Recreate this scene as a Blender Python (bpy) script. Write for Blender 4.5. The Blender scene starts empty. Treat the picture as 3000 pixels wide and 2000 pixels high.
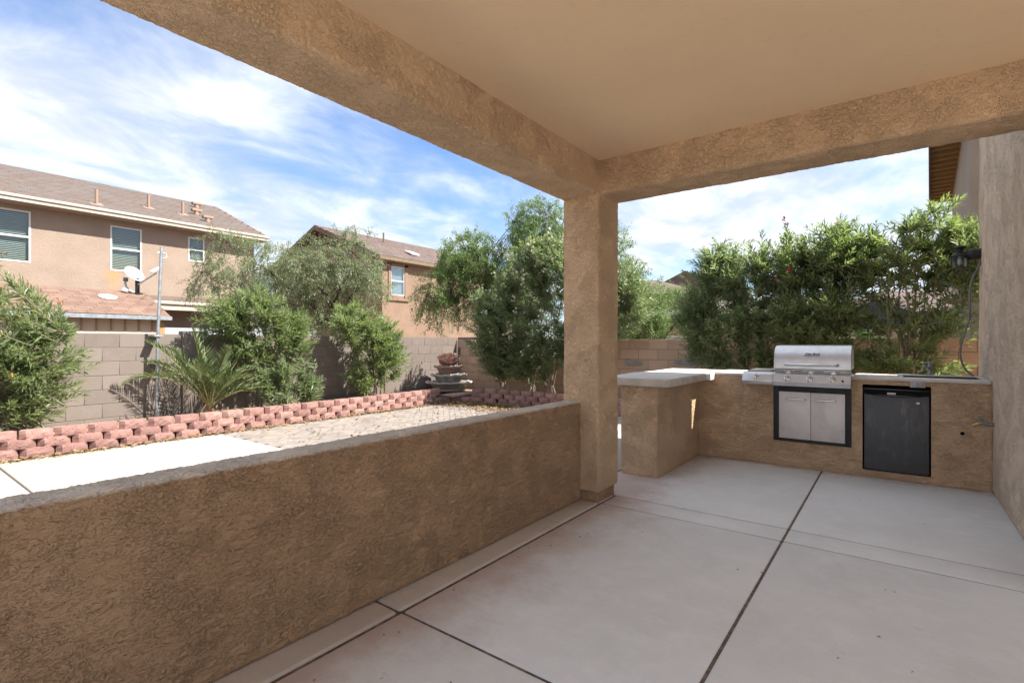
import bpy, bmesh, math, random
import numpy as np
from math import radians as R, sin, cos, pi
from mathutils import Vector, Matrix

random.seed(7); rng = np.random.default_rng(7)
scene = bpy.context.scene
COL = scene.collection

# ------------------------------------------------------------------ camera
cd = bpy.data.cameras.new('camera'); cam = bpy.data.objects.new('camera', cd); COL.objects.link(cam)
cam.location = (0, 0, 1.27); cam.rotation_euler = (R(90), 0, R(36.98))
cd.lens = 17.88; cd.sensor_width = 36; cd.shift_y = 0.0013; cd.clip_start = .05; cd.clip_end = 2000
scene.camera = cam

# ------------------------------------------------------------------ light
SUN = Vector((1.0, .46, 1.29)).normalized()
EL = math.asin(SUN.z); AZ = math.atan2(SUN.x, SUN.y)
w = bpy.data.worlds.new('World'); scene.world = w; w.use_nodes = True
nt = w.node_tree; nt.nodes.clear()
def nn(t, ty, **k):
    n = t.nodes.new(ty)
    for a, b in k.items(): setattr(n, a, b)
    return n
sky = nn(nt, 'ShaderNodeTexSky', sky_type='NISHITA', sun_disc=False, sun_elevation=EL, sun_rotation=AZ)
sky.air_density = 1.0; sky.dust_density = .6; sky.ozone_density = 2.5
tc = nn(nt, 'ShaderNodeTexCoord'); sep = nn(nt, 'ShaderNodeSeparateXYZ'); nt.links.new(tc.outputs['Generated'], sep.inputs[0])
def m_(t, op, a, b=None, c=None, clamp=False):
    n = nn(t, 'ShaderNodeMath', operation=op, use_clamp=clamp)
    for i, x in enumerate((a, b, c)):
        if x is None: continue
        if isinstance(x, (int, float)): n.inputs[i].default_value = x
        else: t.links.new(x, n.inputs[i])
    return n.outputs[0]
zz = m_(nt, 'ADD', m_(nt, 'MAXIMUM', sep.outputs[2], 0.0), .16)
cmb = nn(nt, 'ShaderNodeCombineXYZ')
nt.links.new(m_(nt, 'DIVIDE', sep.outputs[0], zz), cmb.inputs[0]); nt.links.new(m_(nt, 'DIVIDE', sep.outputs[1], zz), cmb.inputs[1])
def cloud(scale, detail, rough, dist, stretch, rot, loc):
    mp = nn(nt, 'ShaderNodeMapping'); nt.links.new(cmb.outputs[0], mp.inputs[0])
    mp.inputs['Rotation'].default_value = (0, 0, R(rot)); mp.inputs['Scale'].default_value = stretch; mp.inputs['Location'].default_value = loc
    n = nn(nt, 'ShaderNodeTexNoise'); n.inputs['Scale'].default_value = scale; n.inputs['Detail'].default_value = detail
    n.inputs['Roughness'].default_value = rough; n.inputs['Distortion'].default_value = dist
    nt.links.new(mp.outputs[0], n.inputs['Vector']); return n.outputs['Fac']
def ramp(t, x, a, b, c0=(0, 0, 0, 1), c1=(1, 1, 1, 1), interp='EASE'):
    r = nn(t, 'ShaderNodeValToRGB'); r.color_ramp.interpolation = interp
    r.color_ramp.elements[0].position = a; r.color_ramp.elements[1].position = b
    r.color_ramp.elements[0].color = c0; r.color_ramp.elements[1].color = c1
    t.links.new(x, r.inputs[0]); return r.outputs[0]
cl1 = cloud(.8, 8, .56, .2, (1.0, .72, 1), 30, (3.1, 1.7, 0))      # broad sheets
cl2 = cloud(2.9, 9, .58, .35, (1.0, .72, 1), 20, (7.3, 2.2, 0))       # streaky detail
cmix = m_(nt, 'ADD', m_(nt, 'MULTIPLY', cl1, .70), m_(nt, 'MULTIPLY', cl2, .30))
cden = ramp(nt, cmix, .31, .58)
cwht = ramp(nt, cl2, .35, .68, (1.22, 1.32, 1.52, 1), (1.95, 1.97, 2.02, 1))
mx = nn(nt, 'ShaderNodeMix', data_type='RGBA')
skt = nn(nt, 'ShaderNodeMix', data_type='RGBA', blend_type='MULTIPLY'); skt.inputs['Factor'].default_value = 1
nt.links.new(sky.outputs[0], skt.inputs['A']); skt.inputs['B'].default_value = (.28, .325, .385, 1)
nt.links.new(m_(nt, 'MULTIPLY', cden, .93), mx.inputs['Factor']); nt.links.new(skt.outputs['Result'], mx.inputs['A']); nt.links.new(cwht, mx.inputs['B'])
bg = nn(nt, 'ShaderNodeBackground'); bg.inputs['Strength'].default_value = .10
wo = nn(nt, 'ShaderNodeOutputWorld'); nt.links.new(mx.outputs['Result'], bg.inputs[0]); nt.links.new(bg.outputs[0], wo.inputs[0])

sd = bpy.data.lights.new('sun', 'SUN'); so = bpy.data.objects.new('sun', sd); COL.objects.link(so)
sd.energy = 2.0; sd.angle = R(.53); sd.color = (1, .95, .87)
so.rotation_euler = SUN.to_track_quat('Z', 'Y').to_euler(); so.location = (6, 3, 8)
vs = scene.view_settings; vs.view_transform = 'Standard'; vs.look = 'None'; vs.exposure = 2.75; vs.gamma = 1; vs.use_curve_mapping = False
scene.cycles.max_bounces = 8; scene.cycles.diffuse_bounces = 6; scene.cycles.transparent_max_bounces = 12
scene.cycles.use_denoising = True

# ------------------------------------------------------------------ materials
def newmat(name):
    m = bpy.data.materials.new(name); m.use_nodes = True
    t = m.node_tree; b = t.nodes['Principled BSDF']; return m, t, b
def pos(t, stretch=None):
    g = nn(t, 'ShaderNodeNewGeometry')
    if stretch is None: return g.outputs['Position']
    mp = nn(t, 'ShaderNodeMapping'); mp.inputs['Scale'].default_value = stretch; t.links.new(g.outputs['Position'], mp.inputs[0]); return mp.outputs[0]
def noise(t, v, scale, detail=4, rough=.55, dist=0):
    n = nn(t, 'ShaderNodeTexNoise'); n.inputs['Scale'].default_value = scale; n.inputs['Detail'].default_value = detail
    n.inputs['Roughness'].default_value = rough; n.inputs['Distortion'].default_value = dist; t.links.new(v, n.inputs['Vector']); return n.outputs['Fac']
def rgbmix(t, f, a, b, blend='MIX'):
    n = nn(t, 'ShaderNodeMix', data_type='RGBA', blend_type=blend)
    for k, x in (('Factor', f), ('A', a), ('B', b)):
        if isinstance(x, (int, float)): n.inputs[k].default_value = x
        elif isinstance(x, tuple): n.inputs[k].default_value = (*x, 1) if len(x) == 3 else x
        else: t.links.new(x, n.inputs[k])
    return n.outputs['Result']
def rnd(t):
    o = nn(t, 'ShaderNodeObjectInfo'); g = nn(t, 'ShaderNodeNewGeometry')
    return m_(t, 'FRACT', m_(t, 'ADD', o.outputs['Random'], g.outputs['Random Per Island']))
def bumpit(t, b, h, strength, dist):
    n = nn(t, 'ShaderNodeBump'); n.inputs['Strength'].default_value = strength; n.inputs['Distance'].default_value = dist
    t.links.new(h, n.inputs['Height']); t.links.new(n.outputs[0], b.inputs['Normal'])
def mat(name, c1, c2=None, scale=4, rough=.85, spec=.25, metal=0, bump=0, bscale=120, bdist=.004, var=0, vary_to=None, stretch=None, detail=5, lo=.35, hi=.65, speck=0, speckc=(0, 0, 0)):
    m, t, b = newmat(name); p = pos(t, stretch)
    col = (*c1, 1)
    if c2 is not None: col = rgbmix(t, ramp(t, noise(t, p, scale, detail, .6), lo, hi), c1, c2)
    if var:
        r = rnd(t)
        if vary_to is not None: col = rgbmix(t, m_(t, 'MULTIPLY', r, var), col, vary_to)
        else:
            h = nn(t, 'ShaderNodeHueSaturation'); t.links.new(m_(t, 'ADD', m_(t, 'MULTIPLY', r, var), 1 - var / 2), h.inputs['Value'])
            if isinstance(col, tuple): h.inputs['Color'].default_value = col
            else: t.links.new(col, h.inputs['Color'])
            col = h.outputs[0]
    if speck:
        col = rgbmix(t, m_(t, 'MULTIPLY', ramp(t, noise(t, p, bscale * .8, 2, .5), .62, .72), speck), col, speckc)
    if isinstance(col, tuple): b.inputs['Base Color'].default_value = col
    else: t.links.new(col, b.inputs['Base Color'])
    b.inputs['Roughness'].default_value = rough; b.inputs['Metallic'].default_value = metal; b.inputs['Specular IOR Level'].default_value = spec
    if bump: bumpit(t, b, noise(t, p, bscale, 4, .6), bump, bdist)
    return m
def stucco_mat(name, c1, c2, dirt=None, top=None, fine=260, bd=.002, far=0, lace=(33, 33, 38)):
    m, t, b = newmat(name); p = pos(t)
    col = rgbmix(t, ramp(t, noise(t, p, 1.6, 5, .6), .35, .68), c1, c2)
    col = rgbmix(t, m_(t, 'MULTIPLY', ramp(t, noise(t, p, 14, 4, .65), .55, .75), .25), col, tuple(x * .75 for x in c1))
    if not far:
        g1 = noise(t, p, 190, 3, .75); g2 = noise(t, pos(t, (1, 1, 1.6)), 40, 5, .7, 1.2)
        col = rgbmix(t, m_(t, 'MULTIPLY', ramp(t, g1, .52, .70), .16), col, tuple(x * .52 for x in c2))
        col = rgbmix(t, m_(t, 'MULTIPLY', ramp(t, g2, .56, .68), .14), col, tuple(x * .62 for x in c2))
        col = rgbmix(t, m_(t, 'MULTIPLY', ramp(t, g2, .30, .42, (1, 1, 1, 1), (0, 0, 0, 1)), .3), col, tuple(min(.85, x * 1.22) for x in c1))
    if dirt is not None and not far:    # pale scuffs and efflorescence
        a = ramp(t, noise(t, p, 5.5, 6, .7), .62, .72); a2 = ramp(t, noise(t, p, 45, 4, .7), .5, .62)
        col = rgbmix(t, m_(t, 'MULTIPLY', m_(t, 'MULTIPLY', a, a2), .55), col, dirt)
    if top is not None:     # paler upward face: weathered cement, with sky light put into the colour
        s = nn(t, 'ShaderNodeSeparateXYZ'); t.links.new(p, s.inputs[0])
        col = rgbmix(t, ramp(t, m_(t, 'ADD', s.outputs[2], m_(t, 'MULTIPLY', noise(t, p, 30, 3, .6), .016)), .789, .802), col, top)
    t.links.new(col, b.inputs['Base Color']); b.inputs['Roughness'].default_value = .93; b.inputs['Specular IOR Level'].default_value = .12
    if far:
        h = m_(t, 'ADD', noise(t, p, far, 5, .65, .6), m_(t, 'MULTIPLY', noise(t, p, far * 3, 3, .6), .4)); bumpit(t, b, h, .8, bd)
    else:
        n1 = noise(t, pos(t, lace), 1, 5, .60, .45); n2 = noise(t, p, 75, 4, .65, .8); mk = ramp(t, noise(t, p, 5, 4, .6), .42, .62)
        h = m_(t, 'ADD', m_(t, 'ADD', m_(t, 'MULTIPLY', ramp(t, n1, .43, .45), .6), ramp(t, n1, .515, .53)), ramp(t, n1, .60, .62))
        h = m_(t, 'ADD', h, m_(t, 'MULTIPLY', m_(t, 'MULTIPLY', ramp(t, n2, .47, .52), mk), .8))
        h = m_(t, 'ADD', h, m_(t, 'MULTIPLY', noise(t, p, fine, 3, .6), .45)); bumpit(t, b, h, 1.0, .0062)
    return m

M = {}
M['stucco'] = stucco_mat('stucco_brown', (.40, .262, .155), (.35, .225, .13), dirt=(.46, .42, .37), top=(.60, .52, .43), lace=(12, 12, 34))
M['stucco_bbq'] = stucco_mat('stucco_counter', (.64, .45, .29), (.58, .40, .255), dirt=(.5, .44, .37), lace=(13, 13, 34))
M['stucco_col'] = stucco_mat('stucco_tan', (.66, .47, .30), (.60, .42, .265))
M['stucco_house'] = stucco_mat('stucco_beige', (.77, .62, .47), (.73, .58, .435), dirt=(.55, .48, .4), lace=(40, 26, 44))
M['ceiling'] = stucco_mat('ceiling_paint', (.75, .56, .36), (.72, .535, .345), far=60, bd=.0012)
M['peach'] = stucco_mat('stucco_peach', (.305, .237, .19), (.275, .212, .168), far=22, bd=.02)
M['orange'] = stucco_mat('stucco_orange', (.25, .172, .128), (.22, .15, .11), far=18, bd=.02)
M['greystucco'] = stucco_mat('stucco_greybeige', (.36, .30, .25), (.33, .275, .225), far=22, bd=.02)
def concrete(name, c1, c2, c3, stain):
    m, t, b = newmat(name); p = pos(t)
    col = rgbmix(t, ramp(t, noise(t, p, 1.1, 6, .65), .35, .65), c1, c2)
    col = rgbmix(t, m_(t, 'MULTIPLY', ramp(t, noise(t, p, 7, 6, .7), .45, .7), .5), col, c3)
    sp = nn(t, 'ShaderNodeSeparateXYZ'); t.links.new(p, sp.inputs[0])
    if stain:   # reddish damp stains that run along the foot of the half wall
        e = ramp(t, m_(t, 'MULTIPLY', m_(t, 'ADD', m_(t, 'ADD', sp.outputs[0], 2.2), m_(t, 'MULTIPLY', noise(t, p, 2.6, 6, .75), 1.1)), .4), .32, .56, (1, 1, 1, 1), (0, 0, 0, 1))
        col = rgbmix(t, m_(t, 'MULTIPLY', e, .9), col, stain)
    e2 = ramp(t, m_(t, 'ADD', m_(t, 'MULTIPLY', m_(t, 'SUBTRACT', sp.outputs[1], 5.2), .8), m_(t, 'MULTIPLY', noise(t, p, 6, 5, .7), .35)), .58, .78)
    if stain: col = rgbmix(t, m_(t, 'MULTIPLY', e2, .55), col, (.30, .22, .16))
    grit = ramp(t, noise(t, p, 210, 3, .7), .60, .70); col = rgbmix(t, m_(t, 'MULTIPLY', grit, .30), col, tuple(x * .6 for x in c2))
    mp2 = nn(t, 'ShaderNodeMapping'); mp2.inputs['Scale'].default_value = (3, 90, 20); t.links.new(p, mp2.inputs[0])
    col = rgbmix(t, m_(t, 'MULTIPLY', ramp(t, noise(t, mp2.outputs[0], 1, 4, .6), .45, .7), .16), col, tuple(x * .75 for x in c2))
    pits = ramp(t, noise(t, p, 55, 3, .6), .70, .76)
    col = rgbmix(t, m_(t, 'MULTIPLY', pits, .6), col, (.2, .16, .13))
    bl = m_(t, 'MULTIPLY', ramp(t, noise(t, p, 2.7, 7, .8), .60, .72), .5)
    col = rgbmix(t, bl, col, tuple(x * .72 for x in c2))
    t.links.new(col, b.inputs['Base Color']); b.inputs['Roughness'].default_value = .8; b.inputs['Specular IOR Level'].default_value = .25
    mp = nn(t, 'ShaderNodeMapping'); mp.inputs['Scale'].default_value = (14, 260, 50); t.links.new(p, mp.inputs[0])
    h = m_(t, 'ADD', noise(t, mp.outputs[0], 1, 3, .5), m_(t, 'MULTIPLY', noise(t, p, 70, 4, .6), .8)); bumpit(t, b, h, .35, .002)
    return m
M['concrete'] = concrete('concrete_patio', (.685, .69, .68), (.61, .615, .605), (.735, .74, .73), (.47, .365, .325))
M['concrete_out'] = concrete('concrete_yard', (.38, .345, .305), (.35, .315, .28), (.41, .375, .33), None)  # base colour of the outdoor slabs
M['curb'] = concrete('concrete_curb', (.50, .44, .38), (.45, .39, .335), (.53, .47, .41), None)
M['gap'] = mat('joint_dirt', (.10, .075, .06), (.22, .18, .15), 24, lo=.4, hi=.7)
M['slabtop'] = mat('countertop_cement', (.62, .58, .53), (.55, .51, .46), 5, rough=.7, bump=.3, bscale=90, bdist=.002)
M['slabedge'] = mat('countertop_edge', (.56, .51, .44), (.45, .40, .34), 9, bump=.6, bscale=60, bdist=.004)
def block_mat(name, c1, c2, var=.2, speck=.35):
    m, t, b = newmat(name); p = pos(t)
    r = rnd(t)
    col = rgbmix(t, ramp(t, noise(t, p, 1.3, 5, .65), .35, .65), c1, c2)
    col = rgbmix(t, m_(t, 'MULTIPLY', ramp(t, noise(t, p, 95, 2, .6), .45, .62), speck), col, tuple(x * .68 for x in c1))
    col = rgbmix(t, m_(t, 'MULTIPLY', ramp(t, noise(t, p, 4, 6, .7), .56, .7), .3), col, tuple(min(1, x * 1.3) for x in c1))
    h = nn(t, 'ShaderNodeHueSaturation'); t.links.new(m_(t, 'ADD', m_(t, 'MULTIPLY', r, var), 1 - var / 2), h.inputs['Value']); t.links.new(col, h.inputs['Color'])
    t.links.new(h.outputs[0], b.inputs['Base Color']); b.inputs['Roughness'].default_value = .95; b.inputs['Specular IOR Level'].default_value = .1
    bumpit(t, b, noise(t, p, 110, 4, .65), .7, .004); return m
M['cmu'] = block_mat('wall_block', (.205, .172, .152), (.172, .143, .125), .16)
M['cmu2'] = block_mat('wall_block_rear', (.47, .335, .255), (.42, .295, .22), .14)
M['mortar'] = mat('mortar', (.17, .14, .12), (.13, .105, .09), 10, bump=.4, bscale=60)
M['mortargrey'] = mat('mortar_smear', (.34, .33, .31), (.28, .26, .24), 14, bump=.8, bscale=40, bdist=.01)
def redblock():
    m, t, b = newmat('retaining_block'); p = pos(t); r = rnd(t)
    col = rgbmix(t, ramp(t, noise(t, p, 3, 5, .65), .3, .7), (.355, .21, .185), (.30, .17, .15))
    col = rgbmix(t, ramp(t, r, .90, .94), col, (.30, .20, .17))
    col = rgbmix(t, m_(t, 'MULTIPLY', ramp(t, noise(t, p, 60, 3, .7), .5, .68), .5), col, (.17, .08, .065))
    col = rgbmix(t, m_(t, 'MULTIPLY', ramp(t, noise(t, p, 8, 6, .7), .56, .7), .35), col, (.40, .27, .235))
    h = nn(t, 'ShaderNodeHueSaturation'); t.links.new(m_(t, 'ADD', m_(t, 'MULTIPLY', r, .3), .85), h.inputs['Value']); t.links.new(col, h.inputs['Color'])
    t.links.new(h.outputs[0], b.inputs['Base Color']); b.inputs['Roughness'].default_value = .95; b.inputs['Specular IOR Level'].default_value = .1
    bumpit(t, b, m_(t, 'ADD', noise(t, p, 42, 5, .7), noise(t, p, 130, 3, .6)), .9, .010); return m
M['redblock'] = redblock()
M['paver'] = mat('paver', (.245, .212, .19), (.21, .182, .16), 6, var=.28, bump=.5, bscale=160, bdist=.002)
M['sand'] = mat('joint_sand', (.22, .165, .13), (.15, .11, .085), 30)
M['dirt'] = mat('dirt', (.30, .22, .16), (.22, .155, .11), 3, bump=.8, bscale=18, bdist=.02, speck=.4, speckc=(.12, .09, .06))
M['black'] = mat('black_paint', (.012, .012, .014), (.02, .02, .022), 12, rough=.5, spec=.4)
M['void'] = mat('recess', (.008, .008, .008), rough=.9)
def steel(name, c=(.74, .74, .75), rough=.38, sx=(2, 2, 260)):
    m, t, b = newmat(name); p = pos(t, sx)
    n1 = noise(t, p, 1, 4, .6); n2 = noise(t, pos(t), 6, 5, .7)
    col = rgbmix(t, ramp(t, n2, .4, .7), c, tuple(x * .86 for x in c))
    t.links.new(col, b.inputs['Base Color']); b.inputs['Metallic'].default_value = .82 if rough > .3 else 1
    t.links.new(m_(t, 'ADD', m_(t, 'MULTIPLY', n2, .16), rough - .06), b.inputs['Roughness']); bumpit(t, b, n1, .12, .001); return m
M['steel'] = steel('brushed_steel'); M['steel_dark'] = steel('dark_brushed_steel', (.42, .40, .38), .4); M['chrome'] = steel('chrome', (.75, .75, .76), .16, (20, 20, 20))  # darker steel is for the vent strip and burner lid
M['steel_door'] = steel('satin_steel_door', (.72, .68, .65), .58, (260, 2, 2))
M['galv'] = mat('galvanised_pipe', (.42, .46, .49), (.30, .33, .36), 14, rough=.45, metal=.7, spec=.4)
M['galv2'] = mat('grey_conduit', (.20, .20, .21), (.13, .13, .135), 30, rough=.5, metal=.5)
M['brass'] = mat('brass', (.55, .36, .14), (.4, .25, .1), 60, rough=.35, metal=.9)
M['tapmetal'] = mat('tap_pewter', (.23, .25, .26), (.33, .34, .35), 50, rough=.4, metal=.8)
def fridge():
    m, t, b = newmat('fridge_door'); p = pos(t, (22, 22, 7)); q = pos(t)
    a = ramp(t, noise(t, p, 1, 5, .7), .42, .7); c = ramp(t, noise(t, q, 5, 5, .7), .38, .66)
    col = rgbmix(t, m_(t, 'MULTIPLY', a, c), (.06, .06, .064), (.13, .128, .13))
    col = rgbmix(t, m_(t, 'MULTIPLY', ramp(t, noise(t, q, 300, 2, .5), .66, .74), .5), col, (.16, .15, .14))
    t.links.new(col, b.inputs['Base Color']); b.inputs['Roughness'].default_value = .42; b.inputs['Specular IOR Level'].default_value = .5
    bumpit(t, b, noise(t, q, 420, 2, .5), .25, .0008); return m
M['fridge'] = fridge()
M['gloss'] = mat('black_gloss', (.01, .01, .012), rough=.18, spec=.5)
M['silver'] = mat('silver_plate', (.6, .6, .62), rough=.35, metal=.4)
M['white'] = mat('white_plastic', (.72, .74, .76), (.62, .64, .66), 10, rough=.45)
M['greyplastic'] = mat('grey_plastic', (.42, .42, .42), (.34, .34, .34), 30, rough=.5)
M['trim'] = mat('fascia_paint', (.46, .42, .36), (.36, .32, .26), 3, rough=.8, stretch=(1, .3, 6))
M['brown'] = mat('brown_trim', (.19, .14, .095), (.155, .115, .08), 5)
M['rafter'] = mat('rafter_wood', (.42, .27, .13), (.36, .23, .11), 5)
M['frame'] = mat('window_frame', (.62, .60, .57), rough=.5)
M['blind'] = mat('blind_slat', (.50, .50, .46), rough=.6)
M['blind2'] = mat('blind_slat_white', (.68, .71, .71), rough=.6)
M['screen'] = mat('window_screen', (.17, .165, .175), rough=.8)
M['shing1'] = mat('shingle_brown_blend', (.150, .100, .078), (.105, .078, .066), 9, var=.85, vary_to=(.135, .125, .12), bump=.6, bscale=90, bdist=.004)
M['shing_shed'] = mat('shingle_tan', (.205, .132, .10), (.175, .112, .086), 5, var=.3, bump=.6, bscale=140, bdist=.003)
M['shing2'] = mat('shingle_maroon', (.145, .108, .095), (.115, .085, .075), 6, var=.4, bump=.6, bscale=70, bdist=.004)
M['roofvent'] = mat('vent_paint', (.28, .19, .145), rough=.7)
M['shedwall'] = mat('shed_siding', (.44, .35, .27), (.40, .315, .24), 3)
M['batten'] = mat('shed_batten', (.27, .17, .11), rough=.8)
M['post'] = mat('raw_wood', (.40, .22, .10), (.28, .15, .07), 6, stretch=(8, 8, 1))
M['vinyl'] = mat('pale_vinyl', (.36, .38, .41), rough=.6)
M['stone'] = mat('cast_stone', (.42, .40, .375), (.28, .25, .23), 7, bump=.9, bscale=45, bdist=.01, speck=.4, speckc=(.10, .09, .08))
M['stone_red'] = mat('cast_stone_red', (.34, .19, .14), (.33, .30, .28), 7, bump=.9, bscale=40, bdist=.012)
M['rock'] = mat('red_rock', (.40, .16, .10), (.42, .36, .33), 9, bump=1, bscale=22, bdist=.02, lo=.45, hi=.62)
M['bark'] = mat('oleander_bark', (.27, .23, .18), (.17, .135, .10), 9, bump=.5, bscale=60, stretch=(3, 3, 1))
M['darkbark'] = mat('mesquite_bark', (.075, .055, .045), (.12, .09, .07), 12, bump=.8, bscale=40, bdist=.01)
M['litter'] = mat('dry_leaf', (.25, .145, .07), (.13, .075, .04), 40, var=.7, vary_to=(.34, .25, .14), rough=.8)
M['canvas'] = mat('dark_canvas', (.03, .035, .05), rough=.7)
def leafmat(name, c1, c2, c3, trans=.48, gloss=.6, hue=.03):
    m, t, b = newmat(name); g = nn(t, 'ShaderNodeNewGeometry'); r = g.outputs['Random Per Island']
    n = nn(t, 'ShaderNodeValToRGB'); e = n.color_ramp.elements
    e[0].color = (*c1, 1); e[1].color = (*c2, 1); e[1].position = .62; x = e.new(1.0); x.color = (*c3, 1); t.links.new(r, n.inputs[0])
    col = rgbmix(t, m_(t, 'MULTIPLY', ramp(t, noise(t, pos(t), 1.6, 3, .6), .35, .7), .45), n.outputs[0], c3)
    t.links.new(col, b.inputs['Base Color']); b.inputs['Roughness'].default_value = .42; b.inputs['Specular IOR Level'].default_value = gloss
    tr = nn(t, 'ShaderNodeBsdfTranslucent'); br = rgbmix(t, 1.0, col, (1.5, 1.65, .95), 'MULTIPLY'); t.links.new(br, tr.inputs[0])
    mixs = nn(t, 'ShaderNodeMixShader'); mixs.inputs[0].default_value = trans
    o = t.nodes['Material Output']; t.links.new(b.outputs[0], mixs.inputs[1]); t.links.new(tr.outputs[0], mixs.inputs[2]); t.links.new(mixs.outputs[0], o.inputs[0]); return m
M['leaf_dark'] = leafmat('oleander_leaf_dark', (.115, .155, .085), (.165, .21, .115), (.22, .26, .155))
M['leaf_lime'] = leafmat('oleander_leaf_light', (.12, .16, .07), (.165, .215, .095), (.24, .28, .145))
M['leaf_mid'] = leafmat('oleander_leaf_mid', (.11, .15, .072), (.155, .20, .092), (.215, .25, .125))
M['leaf_grey'] = leafmat('mesquite_leaf_grey', (.15, .18, .115), (.20, .23, .15), (.25, .275, .18), .3, .2)
M['leaf_green'] = leafmat('mesquite_leaf_green', (.10, .155, .065), (.14, .205, .085), (.19, .25, .11), .35, .2)
M['leaf_palm'] = leafmat('palm_leaflet', (.08, .12, .05), (.12, .16, .065), (.17, .205, .09), .2, .45)
M['rachis'] = mat('palm_midrib', (.25, .25, .10), (.30, .27, .12), 20, rough=.5)
M['fibre'] = mat('palm_fibre', (.30, .19, .09), (.18, .11, .06), 60, bump=1, bscale=80, bdist=.01)
M['petal_w'] = mat('white_petal', (.72, .68, .56), rough=.6)
M['petal_r'] = mat('red_petal', (.5, .02, .05), rough=.6)
M['petal_o'] = mat('dried_orange_bloom', (.52, .25, .10), (.40, .17, .07), 60, rough=.8)
def glassmat():
    m, t, b = newmat('window_glass'); t.nodes.remove(b)
    g = nn(t, 'ShaderNodeBsdfGlossy'); g.inputs['Roughness'].default_value = .04; g.inputs['Color'].default_value = (.9, .95, 1, 1)
    tr = nn(t, 'ShaderNodeBsdfTransparent'); tr.inputs[0].default_value = (.80, .86, .86, 1); fr = nn(t, 'ShaderNodeFresnel'); fr.inputs[0].default_value = 1.6
    mx = nn(t, 'ShaderNodeMixShader'); t.links.new(m_(t, 'ADD', m_(t, 'MULTIPLY', fr.outputs[0], .45), .02), mx.inputs[0]); t.links.new(tr.outputs[0], mx.inputs[1]); t.links.new(g.outputs[0], mx.inputs[2])
    t.links.new(mx.outputs[0], t.nodes['Material Output'].inputs[0]); return m
M['glass'] = glassmat()
# rust streak under the middle window of the left house
def add_rust(m):
    t = m.node_tree; b = t.nodes['Principled BSDF']; src = b.inputs['Base Color'].links[0].from_socket
    p = pos(t); s = nn(t, 'ShaderNodeSeparateXYZ'); t.links.new(p, s.inputs[0])
    d = m_(t, 'ABSOLUTE', m_(t, 'SUBTRACT', s.outputs[1], 5.20))
    a = ramp(t, m_(t, 'ADD', d, m_(t, 'MULTIPLY', noise(t, p, 5, 5, .7), .5)), .18, .52, (1, 1, 1, 1), (0, 0, 0, 1))
    zr = ramp(t, m_(t, 'DIVIDE', m_(t, 'SUBTRACT', s.outputs[2], 2.6), .92), .0, 1.0, (0, 0, 0, 1), (1, 1, 1, 1), 'LINEAR')
    lim = m_(t, 'LESS_THAN', s.outputs[2], 3.54)
    f = m_(t, 'MULTIPLY', m_(t, 'MULTIPLY', a, zr), m_(t, 'MULTIPLY', lim, .75))
    t.links.new(rgbmix(t, f, src, (.50, .24, .07)), b.inputs['Base Color'])
add_rust(M['peach'])

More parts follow.
